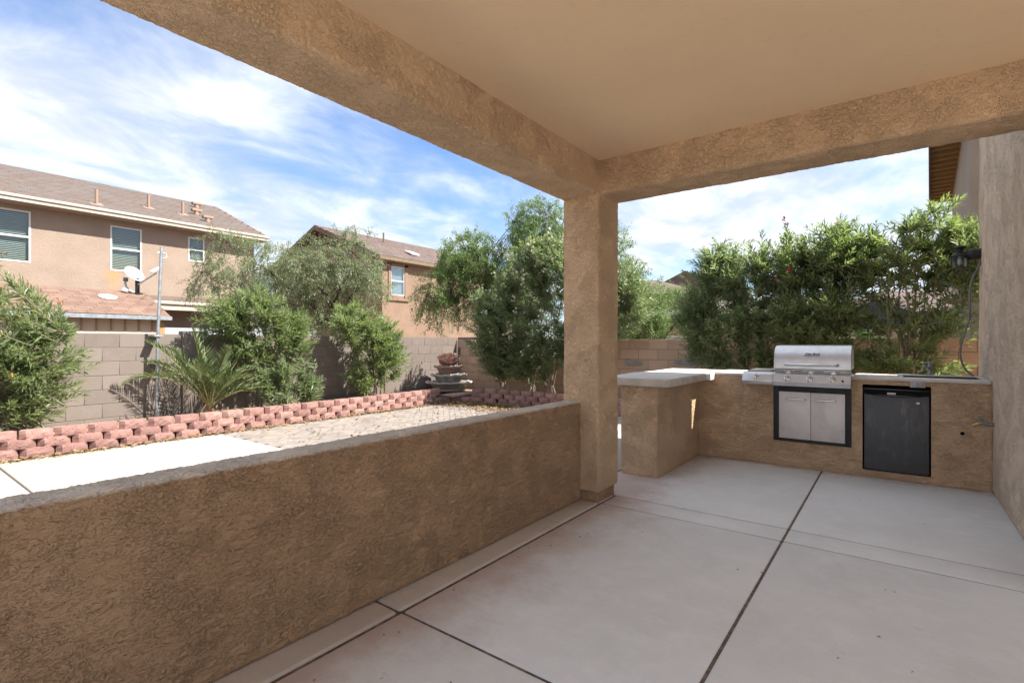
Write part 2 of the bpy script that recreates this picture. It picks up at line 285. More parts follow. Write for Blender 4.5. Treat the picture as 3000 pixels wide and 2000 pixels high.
# ------------------------------------------------------------------ mesh helpers
class MB:
    def __init__(s): s.v = []; s.f = []; s.n = 0
    def add(s, v, f):
        v = [tuple(x) for x in v]; s.v += v; s.f += [tuple(i + s.n for i in q) for q in f]; s.n += len(v); return s
    def box(s, a, b, mtx=None):
        x0, y0, z0 = a; x1, y1, z1 = b
        v = [Vector(p) for p in ((x0, y0, z0), (x1, y0, z0), (x1, y1, z0), (x0, y1, z0), (x0, y0, z1), (x1, y0, z1), (x1, y1, z1), (x0, y1, z1))]
        if mtx is not None: v = [mtx @ p for p in v]
        return s.add(v, [(0, 3, 2, 1), (4, 5, 6, 7), (0, 1, 5, 4), (1, 2, 6, 5), (2, 3, 7, 6), (3, 0, 4, 7)])
    def tube(s, pts, r, n=8, cap=True):
        pts = [Vector(p) for p in pts]; rs = r if isinstance(r, (list, tuple)) else [r] * len(pts)
        up = None; rings = []
        for i, p in enumerate(pts):
            d = (pts[min(i + 1, len(pts) - 1)] - pts[max(i - 1, 0)])
            d = d.normalized() if d.length > 1e-9 else Vector((0, 0, 1))
            if up is None: up = d.orthogonal().normalized()
            else: up = (up - d * up.dot(d)); up = up.normalized() if up.length > 1e-6 else d.orthogonal().normalized()
            sd_ = d.cross(up)
            rings.append([p + (up * cos(2 * pi * k / n) + sd_ * sin(2 * pi * k / n)) * rs[i] for k in range(n)])
        v = [q for ring in rings for q in ring]; f = []
        for i in range(len(pts) - 1):
            for k in range(n):
                a = i * n + k; b = i * n + (k + 1) % n; f.append((a, b, b + n, a + n))
        if cap: f.append(tuple(range(n))[::-1]); f.append(tuple((len(pts) - 1) * n + k for k in range(n)))
        return s.add(v, f)
    def lathe(s, c, prof, n=24, axis='z', mtx=None):     # prof: (radius, height) list
        v = []; f = []
        for r, h in prof:
            for k in range(n):
                a = 2 * pi * k / n
                p = Vector((r * cos(a), r * sin(a), h))
                if axis == 'x': p = Vector((h, r * cos(a), r * sin(a)))
                if axis == 'y': p = Vector((r * cos(a), h, r * sin(a)))
                if mtx is not None: p = mtx @ p
                v.append(p + Vector(c))
        for i in range(len(prof) - 1):
            for k in range(n):
                a = i * n + k; b = i * n + (k + 1) % n; f.append((a, b, b + n, a + n))
        f.append(tuple(range(n))[::-1]); f.append(tuple((len(prof) - 1) * n + k for k in range(n)))
        return s.add(v, f)
    def extrude(s, poly, axis, a, b):   # poly of 2D points in the plane normal to axis
        n = len(poly); v = []
        for h in (a, b):
            for p, q in poly:
                v.append({'x': (h, p, q), 'y': (p, h, q), 'z': (p, q, h)}[axis])
        f = [tuple(range(n)), tuple(range(2 * n - 1, n - 1, -1))] + [(i, i + n, (i + 1) % n + n, (i + 1) % n) for i in range(n)]
        return s.add(v, f)
    def mesh(s, name, m, smooth=False, bevel=0, seg=2, ang=None):
        me = bpy.data.meshes.new(name); me.from_pydata(s.v, [], s.f); me.validate()
        bm = bmesh.new(); bm.from_mesh(me); bmesh.ops.recalc_face_normals(bm, faces=bm.faces)
        if bevel:
            ed = [e for e in bm.edges if len(e.link_faces) == 2 and e.calc_face_angle(0) > .6]
            bmesh.ops.bevel(bm, geom=ed, offset=bevel, segments=seg, profile=.5, affect='EDGES', clamp_overlap=True)
        bm.to_mesh(me); bm.free()
        if smooth or bevel:
            me.polygons.foreach_set('use_smooth', [True] * len(me.polygons))
            try: me.set_sharp_from_angle(angle=R(ang or 38))
            except Exception: pass
        me.materials.append(M[m] if isinstance(m, str) else m); return me
def link(name, me, parent=None, loc=None, rot=None):
    o = bpy.data.objects.new(name, me); COL.objects.link(o)
    if parent is not None:
        o.parent = parent
        base = Vector((0, 0, 0)) if parent.get('_abs') is None else Vector(parent['_abs'])
        o.location = Vector(loc or (0, 0, 0)) - base
        o['_abs'] = list(loc or (0, 0, 0))
    else:
        o.location = loc or (0, 0, 0); o['_abs'] = list(loc or (0, 0, 0))
    if rot: o.rotation_euler = rot
    return o
def part(name, mb, m, parent, **k): return link(name, mb.mesh(name, m, **k), parent)
def thing(name, loc, label, cat, group=None):
    o = bpy.data.objects.new(name, None); COL.objects.link(o); o.location = loc; o.empty_display_size = .2; o['_abs'] = list(loc)
    o['label'] = label; o['category'] = cat
    if group: o['group'] = group
    return o
def tag(o, label, cat, group=None):
    o['label'] = label; o['category'] = cat
    if group: o['group'] = group
    return o
def stuff(o): o['kind'] = 'stuff'; return o
def struct(name, mb, m, **k):
    o = link(name, mb.mesh(name, m, **k)); o['kind'] = 'structure'; return o
def npmesh(name, V, F, m, smooth=False, mats=None, mi=None):
    me = bpy.data.meshes.new(name); V = np.asarray(V, dtype=np.float32); F = np.asarray(F, dtype=np.int32); k = F.shape[1]
    me.vertices.add(len(V)); me.vertices.foreach_set('co', V.ravel()); me.loops.add(F.size); me.loops.foreach_set('vertex_index', F.ravel())
    me.polygons.add(len(F)); me.polygons.foreach_set('loop_start', np.arange(0, F.size, k, dtype=np.int32))
    if smooth: me.polygons.foreach_set('use_smooth', np.ones(len(F), dtype=bool))
    for mm in (mats or [m]): me.materials.append(M[mm] if isinstance(mm, str) else mm)
    if mi is not None: me.polygons.foreach_set('material_index', np.asarray(mi, dtype=np.int32))
    me.update(calc_edges=True); return me

# ---- value noise in numpy, for real relief
def _h(i, j, k, s):
    n = (i.astype(np.int64) * 73856093) ^ (j.astype(np.int64) * 19349663) ^ (k.astype(np.int64) * 83492791) ^ (s * 2654435761)
    n = (n ^ (n >> 13)) & 0x7fffffff; n = (n * 1274126177) & 0x7fffffff; n = (n ^ (n >> 16)) & 0xffff
    return n / 32767.5 - 1
def vn(P, s=0):
    I = np.floor(P).astype(np.int64); F_ = P - I; U = F_ * F_ * F_ * (F_ * (F_ * 6 - 15) + 10); r = 0
    for a in (0, 1):
        for b in (0, 1):
            for c in (0, 1):
                wt = (U[:, 0] if a else 1 - U[:, 0]) * (U[:, 1] if b else 1 - U[:, 1]) * (U[:, 2] if c else 1 - U[:, 2])
                r = r + wt * _h(I[:, 0] + a, I[:, 1] + b, I[:, 2] + c, s)
    return r
def sstep(x, a, b): t = np.clip((x - a) / (b - a), 0, 1); return t * t * (3 - 2 * t)
def stucco_h(P, amp, sc, aniso):
    Q = P * np.array([sc, sc, sc * aniso]); W = Q + .8 * np.stack([vn(Q * 1.1, 1), vn(Q * 1.1, 2), vn(Q * 1.1, 3)], 1)
    a = vn(W, 4) + .5 * vn(W * 2.1, 5); pl = (sstep(a, -.42, -.34) + sstep(a, -.02, .05) + sstep(a, .36, .44)) / 3; rid = np.exp(-((a - .06) / .07) ** 2) + .6 * np.exp(-((a + .33) / .07) ** 2) + .6 * np.exp(-((a - .45) / .07) ** 2)
    return amp * (pl * .8 + rid * .38 + .16 * vn(W * 4.3, 6) - .6) + .003 * vn(P * 3.0, 8) + .0012 * vn(P * 9.0, 9)
def stucco_box(a, b, r, res, amp=.004, sc=40, aniso=1.6, faces='xXyYzZ', holes=None, spans=None):
    """rounded box with displaced faces; faces: lower case = low side; res (m) ; holes {face:[(u0,u1,v0,v1)]}; spans {axis:(fine_lo, fine_hi)}"""
    a = np.array(a, float); b = np.array(b, float); VV = []; FF = []; n0 = 0
    def lin(ax):
        lo, hi = a[ax], b[ax]
        if spans and ax in spans:
            f0, f1 = spans[ax]; L = []
            if f0 > lo: L += list(np.linspace(lo, f0, max(2, int((f0 - lo) / .1)))[:-1])
            L += list(np.linspace(f0, f1, max(2, int(round((f1 - f0) / res)) + 1)))
            if f1 < hi: L += list(np.linspace(f1, hi, max(2, int((hi - f1) / .1)))[1:])
            return np.array(L)
        return np.linspace(lo, hi, max(2, int(round((hi - lo) / res)) + 1))
    for fc in faces:
        ax = 'xyz'.index(fc.lower()); hiq = fc.isupper(); u, v = [i for i in range(3) if i != ax]
        gu, gv = lin(u), lin(v)
        if holes and fc in holes:    # snap grid lines to the hole edges
            for (u0, u1, v0, v1) in holes[fc]:
                for g, q in ((gu, u0), (gu, u1), (gv, v0), (gv, v1)): g[np.argmin(abs(g - q))] = q
        U, Vv = np.meshgrid(gu, gv, indexing='ij'); P = np.zeros((U.size, 3)); P[:, u] = U.ravel(); P[:, v] = Vv.ravel(); P[:, ax] = b[ax] if hiq else a[ax]
        inn = np.clip(P, a + r, b - r); d = P - inn; ln = np.linalg.norm(d, axis=1, keepdims=True); nrm = d / np.maximum(ln, 1e-9)
        Q = inn + nrm * r; h = stucco_h(Q, amp, sc, aniso)
        Q = Q + nrm * h[:, None]
        idx = np.arange(U.size).reshape(U.shape); q = np.stack([idx[:-1, :-1], idx[1:, :-1], idx[1:, 1:], idx[:-1, 1:]], -1)
        keep = np.ones(q.shape[:2], bool)
        if holes and fc in holes:
            cu = (gu[:-1] + gu[1:]) / 2; cv = (gv[:-1] + gv[1:]) / 2
            for (u0, u1, v0, v1) in holes[fc]: keep &= ~(((cu > u0) & (cu < u1))[:, None] & ((cv > v0) & (cv < v1))[None, :])
        q = q[keep]
        flip = (ax in (0, 2)) != hiq
        if flip: q = q[:, ::-1]
        VV.append(Q); FF.append(q + n0); n0 += len(Q)
    return np.concatenate(VV), np.concatenate(FF)
def rect_tube(mb, a, b, sz, ax='z'): return mb

# ================================================================== GROUND AND PATIO
g = MB().box((-300, -200, -.5), (300, 300, -.1)); struct('ground', g, 'dirt')
def slab_piece(parent, x0, x1, y0, y1, z1, m, gap=.0065, bev=.010, z0=-.09):
    o = part('slab', MB().box((x0 + gap, y0 + gap, z0), (x1 - gap, y1 - gap, z1)), m, parent, bevel=bev, seg=3); return o
pf = MB().box((-2.25, -2.5, -.098), (.68, 6.9, -.006)).box((.68, -2.5, -.098), (3.1, 3.6, -.006)); floor = struct('patio_floor', pf, 'gap')
YJ = [-2.5, -.55, 1.61, 3.655, 3.915]
for i in range(4):
    slab_piece(floor, -1.865, -.58, YJ[i], YJ[i + 1], 0, 'concrete'); slab_piece(floor, -.58, .70, YJ[i], YJ[i + 1], 0, 'concrete')
    if i < 3: slab_piece(floor, .70, 3.1, YJ[i], min(3.59, YJ[i + 1]), 0, 'concrete')
slab_piece(floor, -2.19, -.58, 3.915, 5.96, 0, 'concrete'); slab_piece(floor, -.58, .70, 3.915, 5.96, 0, 'concrete')
for y0, y1 in ((-2.5, -.55), (-.55, 1.60), (1.60, 3.64)): slab_piece(floor, -2.19, -1.87, y0, y1, .006, 'curb', bev=.016)
slab_piece(floor, -2.19, -1.87, 3.64, 3.915, .0, 'concrete')

of = MB().box((-7.75, -2.6, -.098), (-2.2, 8.6, -.045)); outer = struct('yard_paving', of, 'sand')
for y0, y1 in ((-2.6, 1.0), (1.0, 3.24)):
    for x0, x1 in ((-7.62, -4.9), (-4.9, -2.2)): slab_piece(outer, x0, x1, y0, y1, -.002, 'concrete_out', bev=.014)
slab_piece(outer, -4.3, -2.2, 3.24, 8.2, -.002, 'concrete_out')
for i in range(3):
    for j in range(3): slab_piece(outer, 3.1 + i * 2.2, 5.3 + i * 2.2, -3.0 + j * 2.2, -.8 + j * 2.2, -.002, 'concrete_out', bev=.014)  # unseen slabs on the right, added to bounce sunlight under the cover
for i in range(4): slab_piece(outer, -2.2 + i * 2.2, i * 2.2, -5.0, -2.6, -.002, 'concrete_out', bev=.014)  # unseen paving behind the patio, added for more bounced light
# herringbone pavers at 45 degrees
W_ = .1; pav = []
for i in range(-90, 90):
    for j in range(-22, 23):
        for hor in (1, 0):
            if hor: cx, cy = i + 1, i + .5 + 4 * j
            else: cx, cy = i + 2.5, i + 4 * j
            X = (cx * W_) * cos(R(45)) - (cy * W_) * sin(R(45)) - 5.9; Y = (cx * W_) * sin(R(45)) + (cy * W_) * cos(R(45)) + 5.7
            if -7.68 < X < -4.33 and 3.26 < Y < 8.45: pav.append((X, Y, R(45) + (0 if hor else pi / 2)))
def paver_mb(mb, X, Y, a, z, tilt=0):
    mt = Matrix.Translation((X, Y, z)) @ Matrix.Rotation(a, 4, 'Z') @ Matrix.Rotation(tilt, 4, 'X')
    e = .005; h = .004
    x, y = W_ - .002, W_ / 2 - .002
    v = [(-x, -y, -.05), (x, -y, -.05), (x, y, -.05), (-x, y, -.05), (-x, -y, -h), (x, -y, -h), (x, y, -h), (-x, y, -h), (-x + e, -y + e, 0), (x - e, -y + e, 0), (x - e, y - e, 0), (-x + e, y - e, 0)]
    f = [(0, 1, 5, 4), (1, 2, 6, 5), (2, 3, 7, 6), (3, 0, 4, 7), (4, 5, 9, 8), (5, 6, 10, 9), (6, 7, 11, 10), (7, 4, 8, 11), (8, 9, 10, 11)]
    mb.add([mt @ Vector(p) for p in v], f)
vis = lambda p: p[0] < -5.55 - .0 * p[1]
pav.sort(key=lambda p: (not vis(p), p[0] ** 2 + p[1] ** 2))
pm = MB(); paver_mb(pm, 0, 0, 0, 0); pme = pm.mesh('paver', 'paver')
for X, Y, a in pav[:300]: link('paver', pme, outer, (X, Y, -.004 + random.uniform(-.002, .002)), (random.uniform(-.008, .008), 0, a))
rest = MB()
for X, Y, a in pav[300:]: paver_mb(rest, X, Y, a, -.004 + random.uniform(-.002, .002), random.uniform(-.008, .008))
stuff(part('paver_field', rest, 'paver', outer))
struct('planter_soil', MB().box((-9.0, -2.6, -.099), (-7.90, 9.6, .15)), 'dirt')
struct('rear_planter_soil', MB().box((-7.9, 8.52, -.099), (-3.0, 9.6, .149)), 'dirt')
struct('kitchen_yard_soil', MB().box((-3.0, 6.6, -.099), (.66, 9.6, -.03)), 'dirt')

# ================================================================== PATIO COVER
cover = thing('patio_cover', (-2.03, 3.79, 0), 'tan stucco patio cover whose flat ceiling spreads over the concrete floor', 'patio cover')
V, F = stucco_box((-2.2, -.6, 2.44), (-1.875, 3.975, 2.80), .03, .0075, faces='xXzyY', spans={1: (.2, 3.975)}, sc=38, aniso=1.3)
link('beam', npmesh('beam', V, F, 'stucco_col', True), cover)
V, F = stucco_box((-1.9, 3.63, 2.443), (.66, 3.975, 2.80), .028, .0075, faces='yYz', sc=38, aniso=1.3)
link('beam', npmesh('beam', V, F, 'stucco_col', True), cover)
part('ceiling', MB().box((-1.95, -.6, 2.71), (.655, 3.7, 2.80)).box((.655, -.6, 2.71), (3.0, 3.59, 2.80)), 'ceiling', cover)  # second box is an unseen extension, added to keep sun off the floor
part('roof', MB().box((-2.32, -.7, 2.802), (.655, 4.1, 3.0)).box((.655, -.7, 2.802), (3.1, 3.595, 3.0)), 'trim', cover)  # right-hand stretch is out of view, added to block the sun
V, F = stucco_box((-2.185, 3.60, .085), (-1.86, 3.965, 2.47), .022, .0065, faces='xXyYz', sc=38, aniso=1.0)
colm = link('column', npmesh('column', V, F, 'stucco_col', True), cover)
part('footing', MB().box((-2.16, 3.63, 0), (-1.885, 3.935, .10)), 'stucco', colm, bevel=.008)
# half wall
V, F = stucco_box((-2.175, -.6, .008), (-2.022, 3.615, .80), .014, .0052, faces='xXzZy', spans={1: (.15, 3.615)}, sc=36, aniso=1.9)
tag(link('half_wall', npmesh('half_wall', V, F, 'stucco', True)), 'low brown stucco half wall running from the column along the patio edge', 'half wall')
# own house on the right
house = thing('own_house', (.66, 6.8, 0), 'beige stucco house wall at the right edge with the lantern on it', 'house')
V, F = stucco_box((.66, 3.6, 0), (2.5, 6.76, 5.6), .02, .009, faces='x', spans={1: (4.0, 6.76), 2: (0, 2.6)}, sc=42, aniso=.8, amp=.006)
link('wall', npmesh('wall', V, F, 'stucco_house', True), house)
part('wall', MB().box((.672, 3.6, -.05), (7, 6.748, 5.58)), 'stucco_house', house)
part('roof', MB().extrude([(.1, 5.58), (7.5, 5.58), (7.5, 5.75), (3.9, 7.2), (.1, 5.75)], 'y', 3.2, 7.3), 'shing2', house)

# ================================================================== OUTDOOR KITCHEN
kit = thing('outdoor_kitchen', (-.5, 6.1, 0), 'brown stucco barbecue counter with a peninsula arm and pale cement top', 'kitchen counter')
GR = (-1.005, -.342, .27, .90); FR = (-.247, .258, .07, .876); HO = (.452, .484, .466, .5)
OUT = (-1.0, -.33, .90, .95)
V, F = stucco_box((-1.80, 5.88, -.01), (.668, 6.56, .925), .022, .0075, faces='yYxZ', sc=36, aniso=1.7, holes={'y': [GR, FR, HO]})
link('base', npmesh('base', V, F, 'stucco_bbq', True), kit)
part('base', MB().box((-1.77, 5.95, 0), (-1.01, 6.5, .90)).box((-1.01, 6.38, 0), (.64, 6.5, .90)).box((.262, 5.92, 0), (.445, 6.4, .9)), 'void', kit)
part('recess', MB().box((-.30, 5.895, .06), (-.247, 6.38, .89)).box((.258, 5.895, .06), (.262, 6.38, .89)).box((-.25, 6.30, .06), (.26, 6.38, .89)).box((-.25, 5.895, .05), (.26, 6.37, .072)).box((-.25, 5.895, .874), (.26, 6.37, .885)).box((.445, 5.90, .44), (.50, 5.96, .52)), 'void', kit)
V, F = stucco_box((-2.15, 4.62, -.01), (-1.775, 5.92, .87), .02, .0075, faces='xXy', sc=38, aniso=1.2)
link('peninsula', npmesh('peninsula', V, F, 'stucco_col', True), kit)
ring = MB(); nk = 20
for rr_, yy_ in ((.016, 5.90), (.016, 5.872), (.031, 5.876), (.034, 5.90)): ring.v += [(.468 + rr_ * cos(2 * pi * k / nk), yy_, .483 + rr_ * sin(2 * pi * k / nk) * 1.1) for k in range(nk)]
for i in range(3): ring.f += [(i * nk + k, i * nk + (k + 1) % nk, (i + 1) * nk + (k + 1) % nk, (i + 1) * nk + k) for k in range(nk)]
part('hole_lip', ring, 'stucco_bbq', kit, smooth=True)
# cement tops
def rough_slab(a, b, r, res, amp=.0016):
    return stucco_box(a, b, r, res, faces='xXyYzZ', amp=amp, sc=40, aniso=1)
V, F = rough_slab((-2.34, 4.54, .862), (-1.64, 5.70, .938), .008, .012)
ct = link('countertop', npmesh('countertop', V, F, 'slabtop', True), kit)
for z0, z1 in ((.864, .92),): pass
V, F = rough_slab((-2.34, 5.702, .862), (-1.60, 6.60, .938), .008, .02); link('countertop', npmesh('countertop', V, F, 'slabtop', True), kit)
V, F = rough_slab((-1.64, 5.868, .915), (-1.0, 6.60, .945), .012, .012); link('countertop', npmesh('countertop', V, F, 'slabtop', True), kit)
V, F = rough_slab((-.335, 5.868, .915), (.655, 6.60, .945), .012, .012); link('countertop', npmesh('countertop', V, F, 'slabtop', True), kit)
part('counter_edging', MB().box((-2.335, 4.530, .866), (-1.650, 4.5415, .930)).box((-1.645, 4.54, .866), (-1.634, 5.66, .930)), 'slabedge', kit, bevel=.003)

# ---- gas grill
gx0, gx1 = -.99, -.333
gr = thing('gas_grill', (-.66, 5.95, .27), 'stainless steel gas grill with closed lid and side burner set in the counter', 'grill')
def lid_prof(y0, z0, y1, s=0):
    p = [(y0, z0), (y0, z0 + .088)]
    for k in range(1, 9):
        a = k / 8 * pi / 2; p.append((y0 + .012 + (1 - cos(a)) * .16, z0 + .10 + sin(a) * .135))
    p += [(y0 + .33, z0 + .235), (y0 + .42, z0 + .17), (y1, z0)]
    return p
lid = part('lid', MB().extrude(lid_prof(5.775, 1.010, 6.22), 'x', gx0 + .012, gx1 - .012), 'steel', gr, smooth=True, ang=25)
part('lid_end', MB().extrude(lid_prof(5.770, 1.007, 6.225), 'x', gx0, gx0 + .012), 'steel', lid, smooth=True, ang=25)
part('lid_end', MB().extrude([(y, z + .003) for y, z in lid_prof(5.770, 1.007, 6.225)], 'x', gx1 - .012, gx1), 'steel', lid, smooth=True, ang=25)
hb = MB().tube([(-.885, 5.775, 1.055), (-.885, 5.735, 1.055), (-.87, 5.718, 1.055), (-.45, 5.718, 1.055), (-.435, 5.735, 1.055), (-.435, 5.775, 1.055)], .0125, 10)
part('handle', hb, 'chrome', lid, smooth=True)
# badge lettering
def text_mesh(s, size, m, ext=.0012, shear=.25, bold=0):
    cu = bpy.data.curves.new('t', 'FONT'); cu.body = s; cu.size = size; cu.extrude = ext; cu.align_x = 'CENTER'; cu.shear = shear; cu.offset = bold
    cu.resolution_u = 3
    o = bpy.data.objects.new('t', cu); COL.objects.link(o); dg = bpy.context.evaluated_depsgraph_get(); me = bpy.data.meshes.new_from_object(o.evaluated_get(dg))
    bpy.data.objects.remove(o); me.materials.clear(); me.materials.append(M[m]); return me
bd = link('badge', text_mesh('Char-Broil', .029, 'black', shear=.3, bold=.0006), lid, (-.655, 5.7935, 1.150), (R(68), 0, 0))
part('badge_bar', MB().box((-.725, 5.789, 1.1385), (-.585, 5.799, 1.1425)), 'black', lid)
# slotted strip, control panel
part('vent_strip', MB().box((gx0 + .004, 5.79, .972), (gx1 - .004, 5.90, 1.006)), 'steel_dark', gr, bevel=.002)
for x0, x1 in ((-.94, -.90), (-.81, -.73), (-.63, -.55), (-.46, -.415)):
    part('slot', MB().box((x0 - .006, 5.786, .980), (x1 + .006, 5.7905, .996)), 'steel', gr, bevel=.002)
    part('slot', MB().box((x0, 5.784, .984), (x1, 5.7865, .992)), 'black', gr)
def panel(name, x0, x1, parent, topy=5.775):
    # sloped face that meets a darker lower lip
    return part(name, MB().extrude([(topy + .01, .97), (5.748, .955), (5.722, .878), (5.735, .838), (6.0, .838), (6.0, .97)], 'x', x0, x1), 'steel', parent, smooth=True, ang=18)
panel('control_panel', gx0, gx1, gr)
sb = part('side_burner', MB().extrude([(5.785, .968), (5.748, .955), (5.722, .878), (5.735, .842), (6.02, .842), (6.32, .945), (6.32, .968)], 'x', -1.285, gx0 - .003), 'steel', gr, bevel=.006)
part('burner_lid', MB().box((-1.25, 5.83, .968), (-1.03, 6.26, .983)), 'steel_dark', sb, bevel=.005)
def knob(x, z, parent, d=.030):
    mt = Matrix.Rotation(R(-18), 4, 'X')
    y = 5.737 + (z - .915) * .33
    k = part('knob', MB().lathe((x, y, z), [(d * .98, 0), (d, -.004), (d * .9, -.009), (d * .72, -.011), (d * .70, -.024), (d * .62, -.028)], 28, 'y', mt), 'chrome', parent, smooth=True, ang=30)
    gb = MB().box((-.007, -.045, -.025), (.007, -.02, .027), Matrix.Translation((x, y, z)) @ mt); part('grip', gb, 'chrome', k, bevel=.003)
for x in (-.863, -.668, -.478): knob(x, .918, gr)
knob(-1.148, .920, gr, .026)
for x in (-.858, -.662, -.472):
    a = [(x + .021 * cos(t), .966 + .021 * sin(t)) for t in np.linspace(0, pi, 11)]
    part('dial_tab', MB().extrude(a, 'y', 5.768, 5.785), 'steel', gr, smooth=True)
part('ignition_button', MB().lathe((-.396, 5.733, .905), [(.0095, 0), (.0095, -.008), (.007, -.010)], 16, 'y', Matrix.Rotation(R(-18), 4, 'X')), 'black', gr, smooth=True)
part('firebox', MB().box((gx0 + .03, 5.93, .60), (gx1 - .03, 6.36, .965)), 'void', gr)
# cabinet doors
cab = thing('grill_cabinet', (-.67, 5.88, .27), 'black framed cabinet with two satin steel doors under the grill', 'cabinet')
part('frame', MB().box((-1.012, 5.872, .262), (-.962, 5.90, .838)).box((-.385, 5.872, .262), (-.335, 5.90, .838)).box((-.962, 5.872, .772), (-.385, 5.90, .838)).box((-.962, 5.872, .262), (-.385, 5.90, .291)), 'black', cab, bevel=.002)
part('cabinet_box', MB().box((-1.0, 5.905, .27), (-.345, 6.36, .83)), 'void', cab)
for x0, x1, hx0, hx1 in ((-.9595, -.6755, -.90, -.715), (-.6725, -.3865, -.638, -.452)):
    d = part('door', MB().box((x0, 5.868, .294), (x1, 5.892, .770)), 'steel_door', cab, bevel=.0025)
    part('handle', MB().tube([(hx0, 5.87, .700), (hx0 + .003, 5.85, .700), (hx0 + .014, 5.84, .700), (hx1 - .014, 5.84, .700), (hx1 - .003, 5.85, .700), (hx1, 5.87, .700)], .0065, 8), 'chrome', d, smooth=True)

# ---- mini fridge
fr = thing('mini_fridge', (0, 6.0, .07), 'black compact refrigerator built into the counter right of the grill', 'refrigerator')
part('body', MB().box((-.232, 5.945, .08), (.243, 6.28, .845)), 'gloss', fr)
ff = [(-.234, 5.93), (-.234, 5.885)] + [(x, 5.885 - .012 * (1 - ((x - .005) / .24) ** 2)) for x in np.linspace(-.228, .238, 12)] + [(.245, 5.885), (.245, 5.93)]
dr = part('door', MB().extrude(ff, 'z', .082, .785), 'fridge', fr, bevel=.003)
part('base_strip', MB().box((-.236, 5.874, .073), (.247, 5.93, .0815)), 'gloss', fr)
# top cap with recessed grip, curved lower edge
n = 14; xs = np.linspace(-.236, .247, n)
cap = MB()
top = [(x, .826) for x in xs]; bot = [(x, .795 - .022 * (1 - ((x - .005) / .241) ** 2)) for x in xs]
poly = [(p[0], p[1]) for p in top] + [(p[0], p[1]) for p in bot[::-1]]
part('grip_panel', MB().extrude(poly, 'y', 5.880, 5.935), 'void', fr)
part('top_cap', MB().box((-.238, 5.862, .826), (.249, 5.94, .846)), 'gloss', fr, bevel=.008, seg=3)
part('grip_lip', MB().tube([(p[0], 5.872, p[1] - .002) for p in bot], .0035, 6), 'gloss', fr, smooth=True)
bdg = part('badge', MB().box((-.058, 5.873, .791), (.006, 5.881, .808)), 'silver', fr, bevel=.001)
part('badge_inlay', MB().box((-.053, 5.8725, .7975), (.001, 5.8735, .8015)), 'greyplastic', bdg)
part('sticker', MB().box((.155, 5.872, .715), (.178, 5.8745, .732)), 'white', fr)

# ---- outlets
def outlet(x, z, y, label, rot=0):
    t = thing('outlet_box', (x, y, z), label, 'outlet')
    q = Matrix.Translation((x, y, z)) @ Matrix.Rotation(rot, 4, 'Z')
    part('plate', MB().box((-.055, -.012, -.027), (.055, .02, .028), q), 'greyplastic', t, bevel=.003)
    for s in (-1, 1):
        c = part('cover_flap', MB().lathe(q @ Vector((s * .02, 0, .0)), [(.0155, -.013), (.0155, -.024), (.013, -.027)], 14, 'y', Matrix.Rotation(rot, 4, 'Z')), 'greyplastic', t, smooth=True)
        part('flap_hinge', MB().box((s * .02 - .0155, -.025, .0), (s * .02 + .0155, -.012, .018), q), 'greyplastic', c, bevel=.002)
outlet(.163, .893, 5.868, 'grey weatherproof double outlet above the refrigerator')
t = thing('outlet_box', (-1.63, 5.70, .90), 'small white covered outlet at the inner corner of the peninsula top', 'outlet')
part('plate', MB().box((-1.64, 5.685, .872), (-1.612, 5.80, .932)), 'white', t, bevel=.003); part('cover_flap', MB().box((-1.614, 5.70, .878), (-1.603, 5.745, .928)), 'greyplastic', t, bevel=.002)

# ---- sink, taps
snk = thing('sink', (.33, 6.15, .945), 'shallow steel drop-in sink at the right end of the counter', 'sink')
part('rim', MB().box((.02, 5.89, .943), (.65, 5.935, .953)).box((.02, 6.39, .943), (.65, 6.53, .953)).box((.02, 5.935, .943), (.065, 6.39, .953)).box((.60, 5.935, .943), (.65, 6.39, .953)), 'steel', snk, bevel=.003)
part('basin', MB().box((.065, 5.935, .9455), (.60, 6.39, .947)), 'void', snk)
def bib(name, base, direc, label, brass=False):
    t = thing(name, base, label, 'tap'); b = Vector(base); d = Vector(direc)
    if direc == 'up': pass
    return t
tp = thing('sink_tap', (.25, 6.46, .953), 'pewter garden style tap standing at the back of the sink', 'tap')
b0 = Vector((.27, 6.46, .953))
part('body', MB().lathe(b0, [(.03, 0), (.03, .006), (.016, .012), (.014, .05), (.022, .06), (.022, .085), (.013, .095), (.010, .12)], 14).tube([b0 + Vector((0, 0, .07)), b0 + Vector((-.03, -.02, .085)), b0 + Vector((-.05, -.035, .075)), b0 + Vector((-.055, -.04, .045))], .012, 8), 'tapmetal', tp, smooth=True)
part('handle', MB().box(b0 + Vector((-.04, -.006, .118)), b0 + Vector((.04, .006, .13))).box(b0 + Vector((-.006, -.04, .118)), b0 + Vector((.006, .04, .13))), 'tapmetal', tp, bevel=.004)
hbx = thing('hose_tap', (.66, 5.78, .585), 'wall mounted hose tap with brass tip low at the right wall', 'tap')
b0 = Vector((.66, 5.78, .59))
part('body', MB().tube([b0, b0 + Vector((-.04, 0, .0)), b0 + Vector((-.075, 0, .008)), b0 + Vector((-.10, 0, .0))], [.014, .017, .015, .014], 8).tube([b0 + Vector((-.065, 0, .01)), b0 + Vector((-.085, 0, .045))], .008, 8), 'tapmetal', hbx, smooth=True)
part('spout', MB().tube([b0 + Vector((-.095, 0, .003)), b0 + Vector((-.135, 0, -.018))], [.016, .013], 10), 'brass', hbx, smooth=True)
q = Matrix.Translation(b0 + Vector((-.09, 0, .055))) @ Matrix.Rotation(R(-25), 4, 'Y')
part('handle', MB().box((-.035, -.005, -.004), (.035, .005, .004), q).box((-.006, -.03, -.004), (.006, .03, .004), q), 'tapmetal', hbx, bevel=.002)

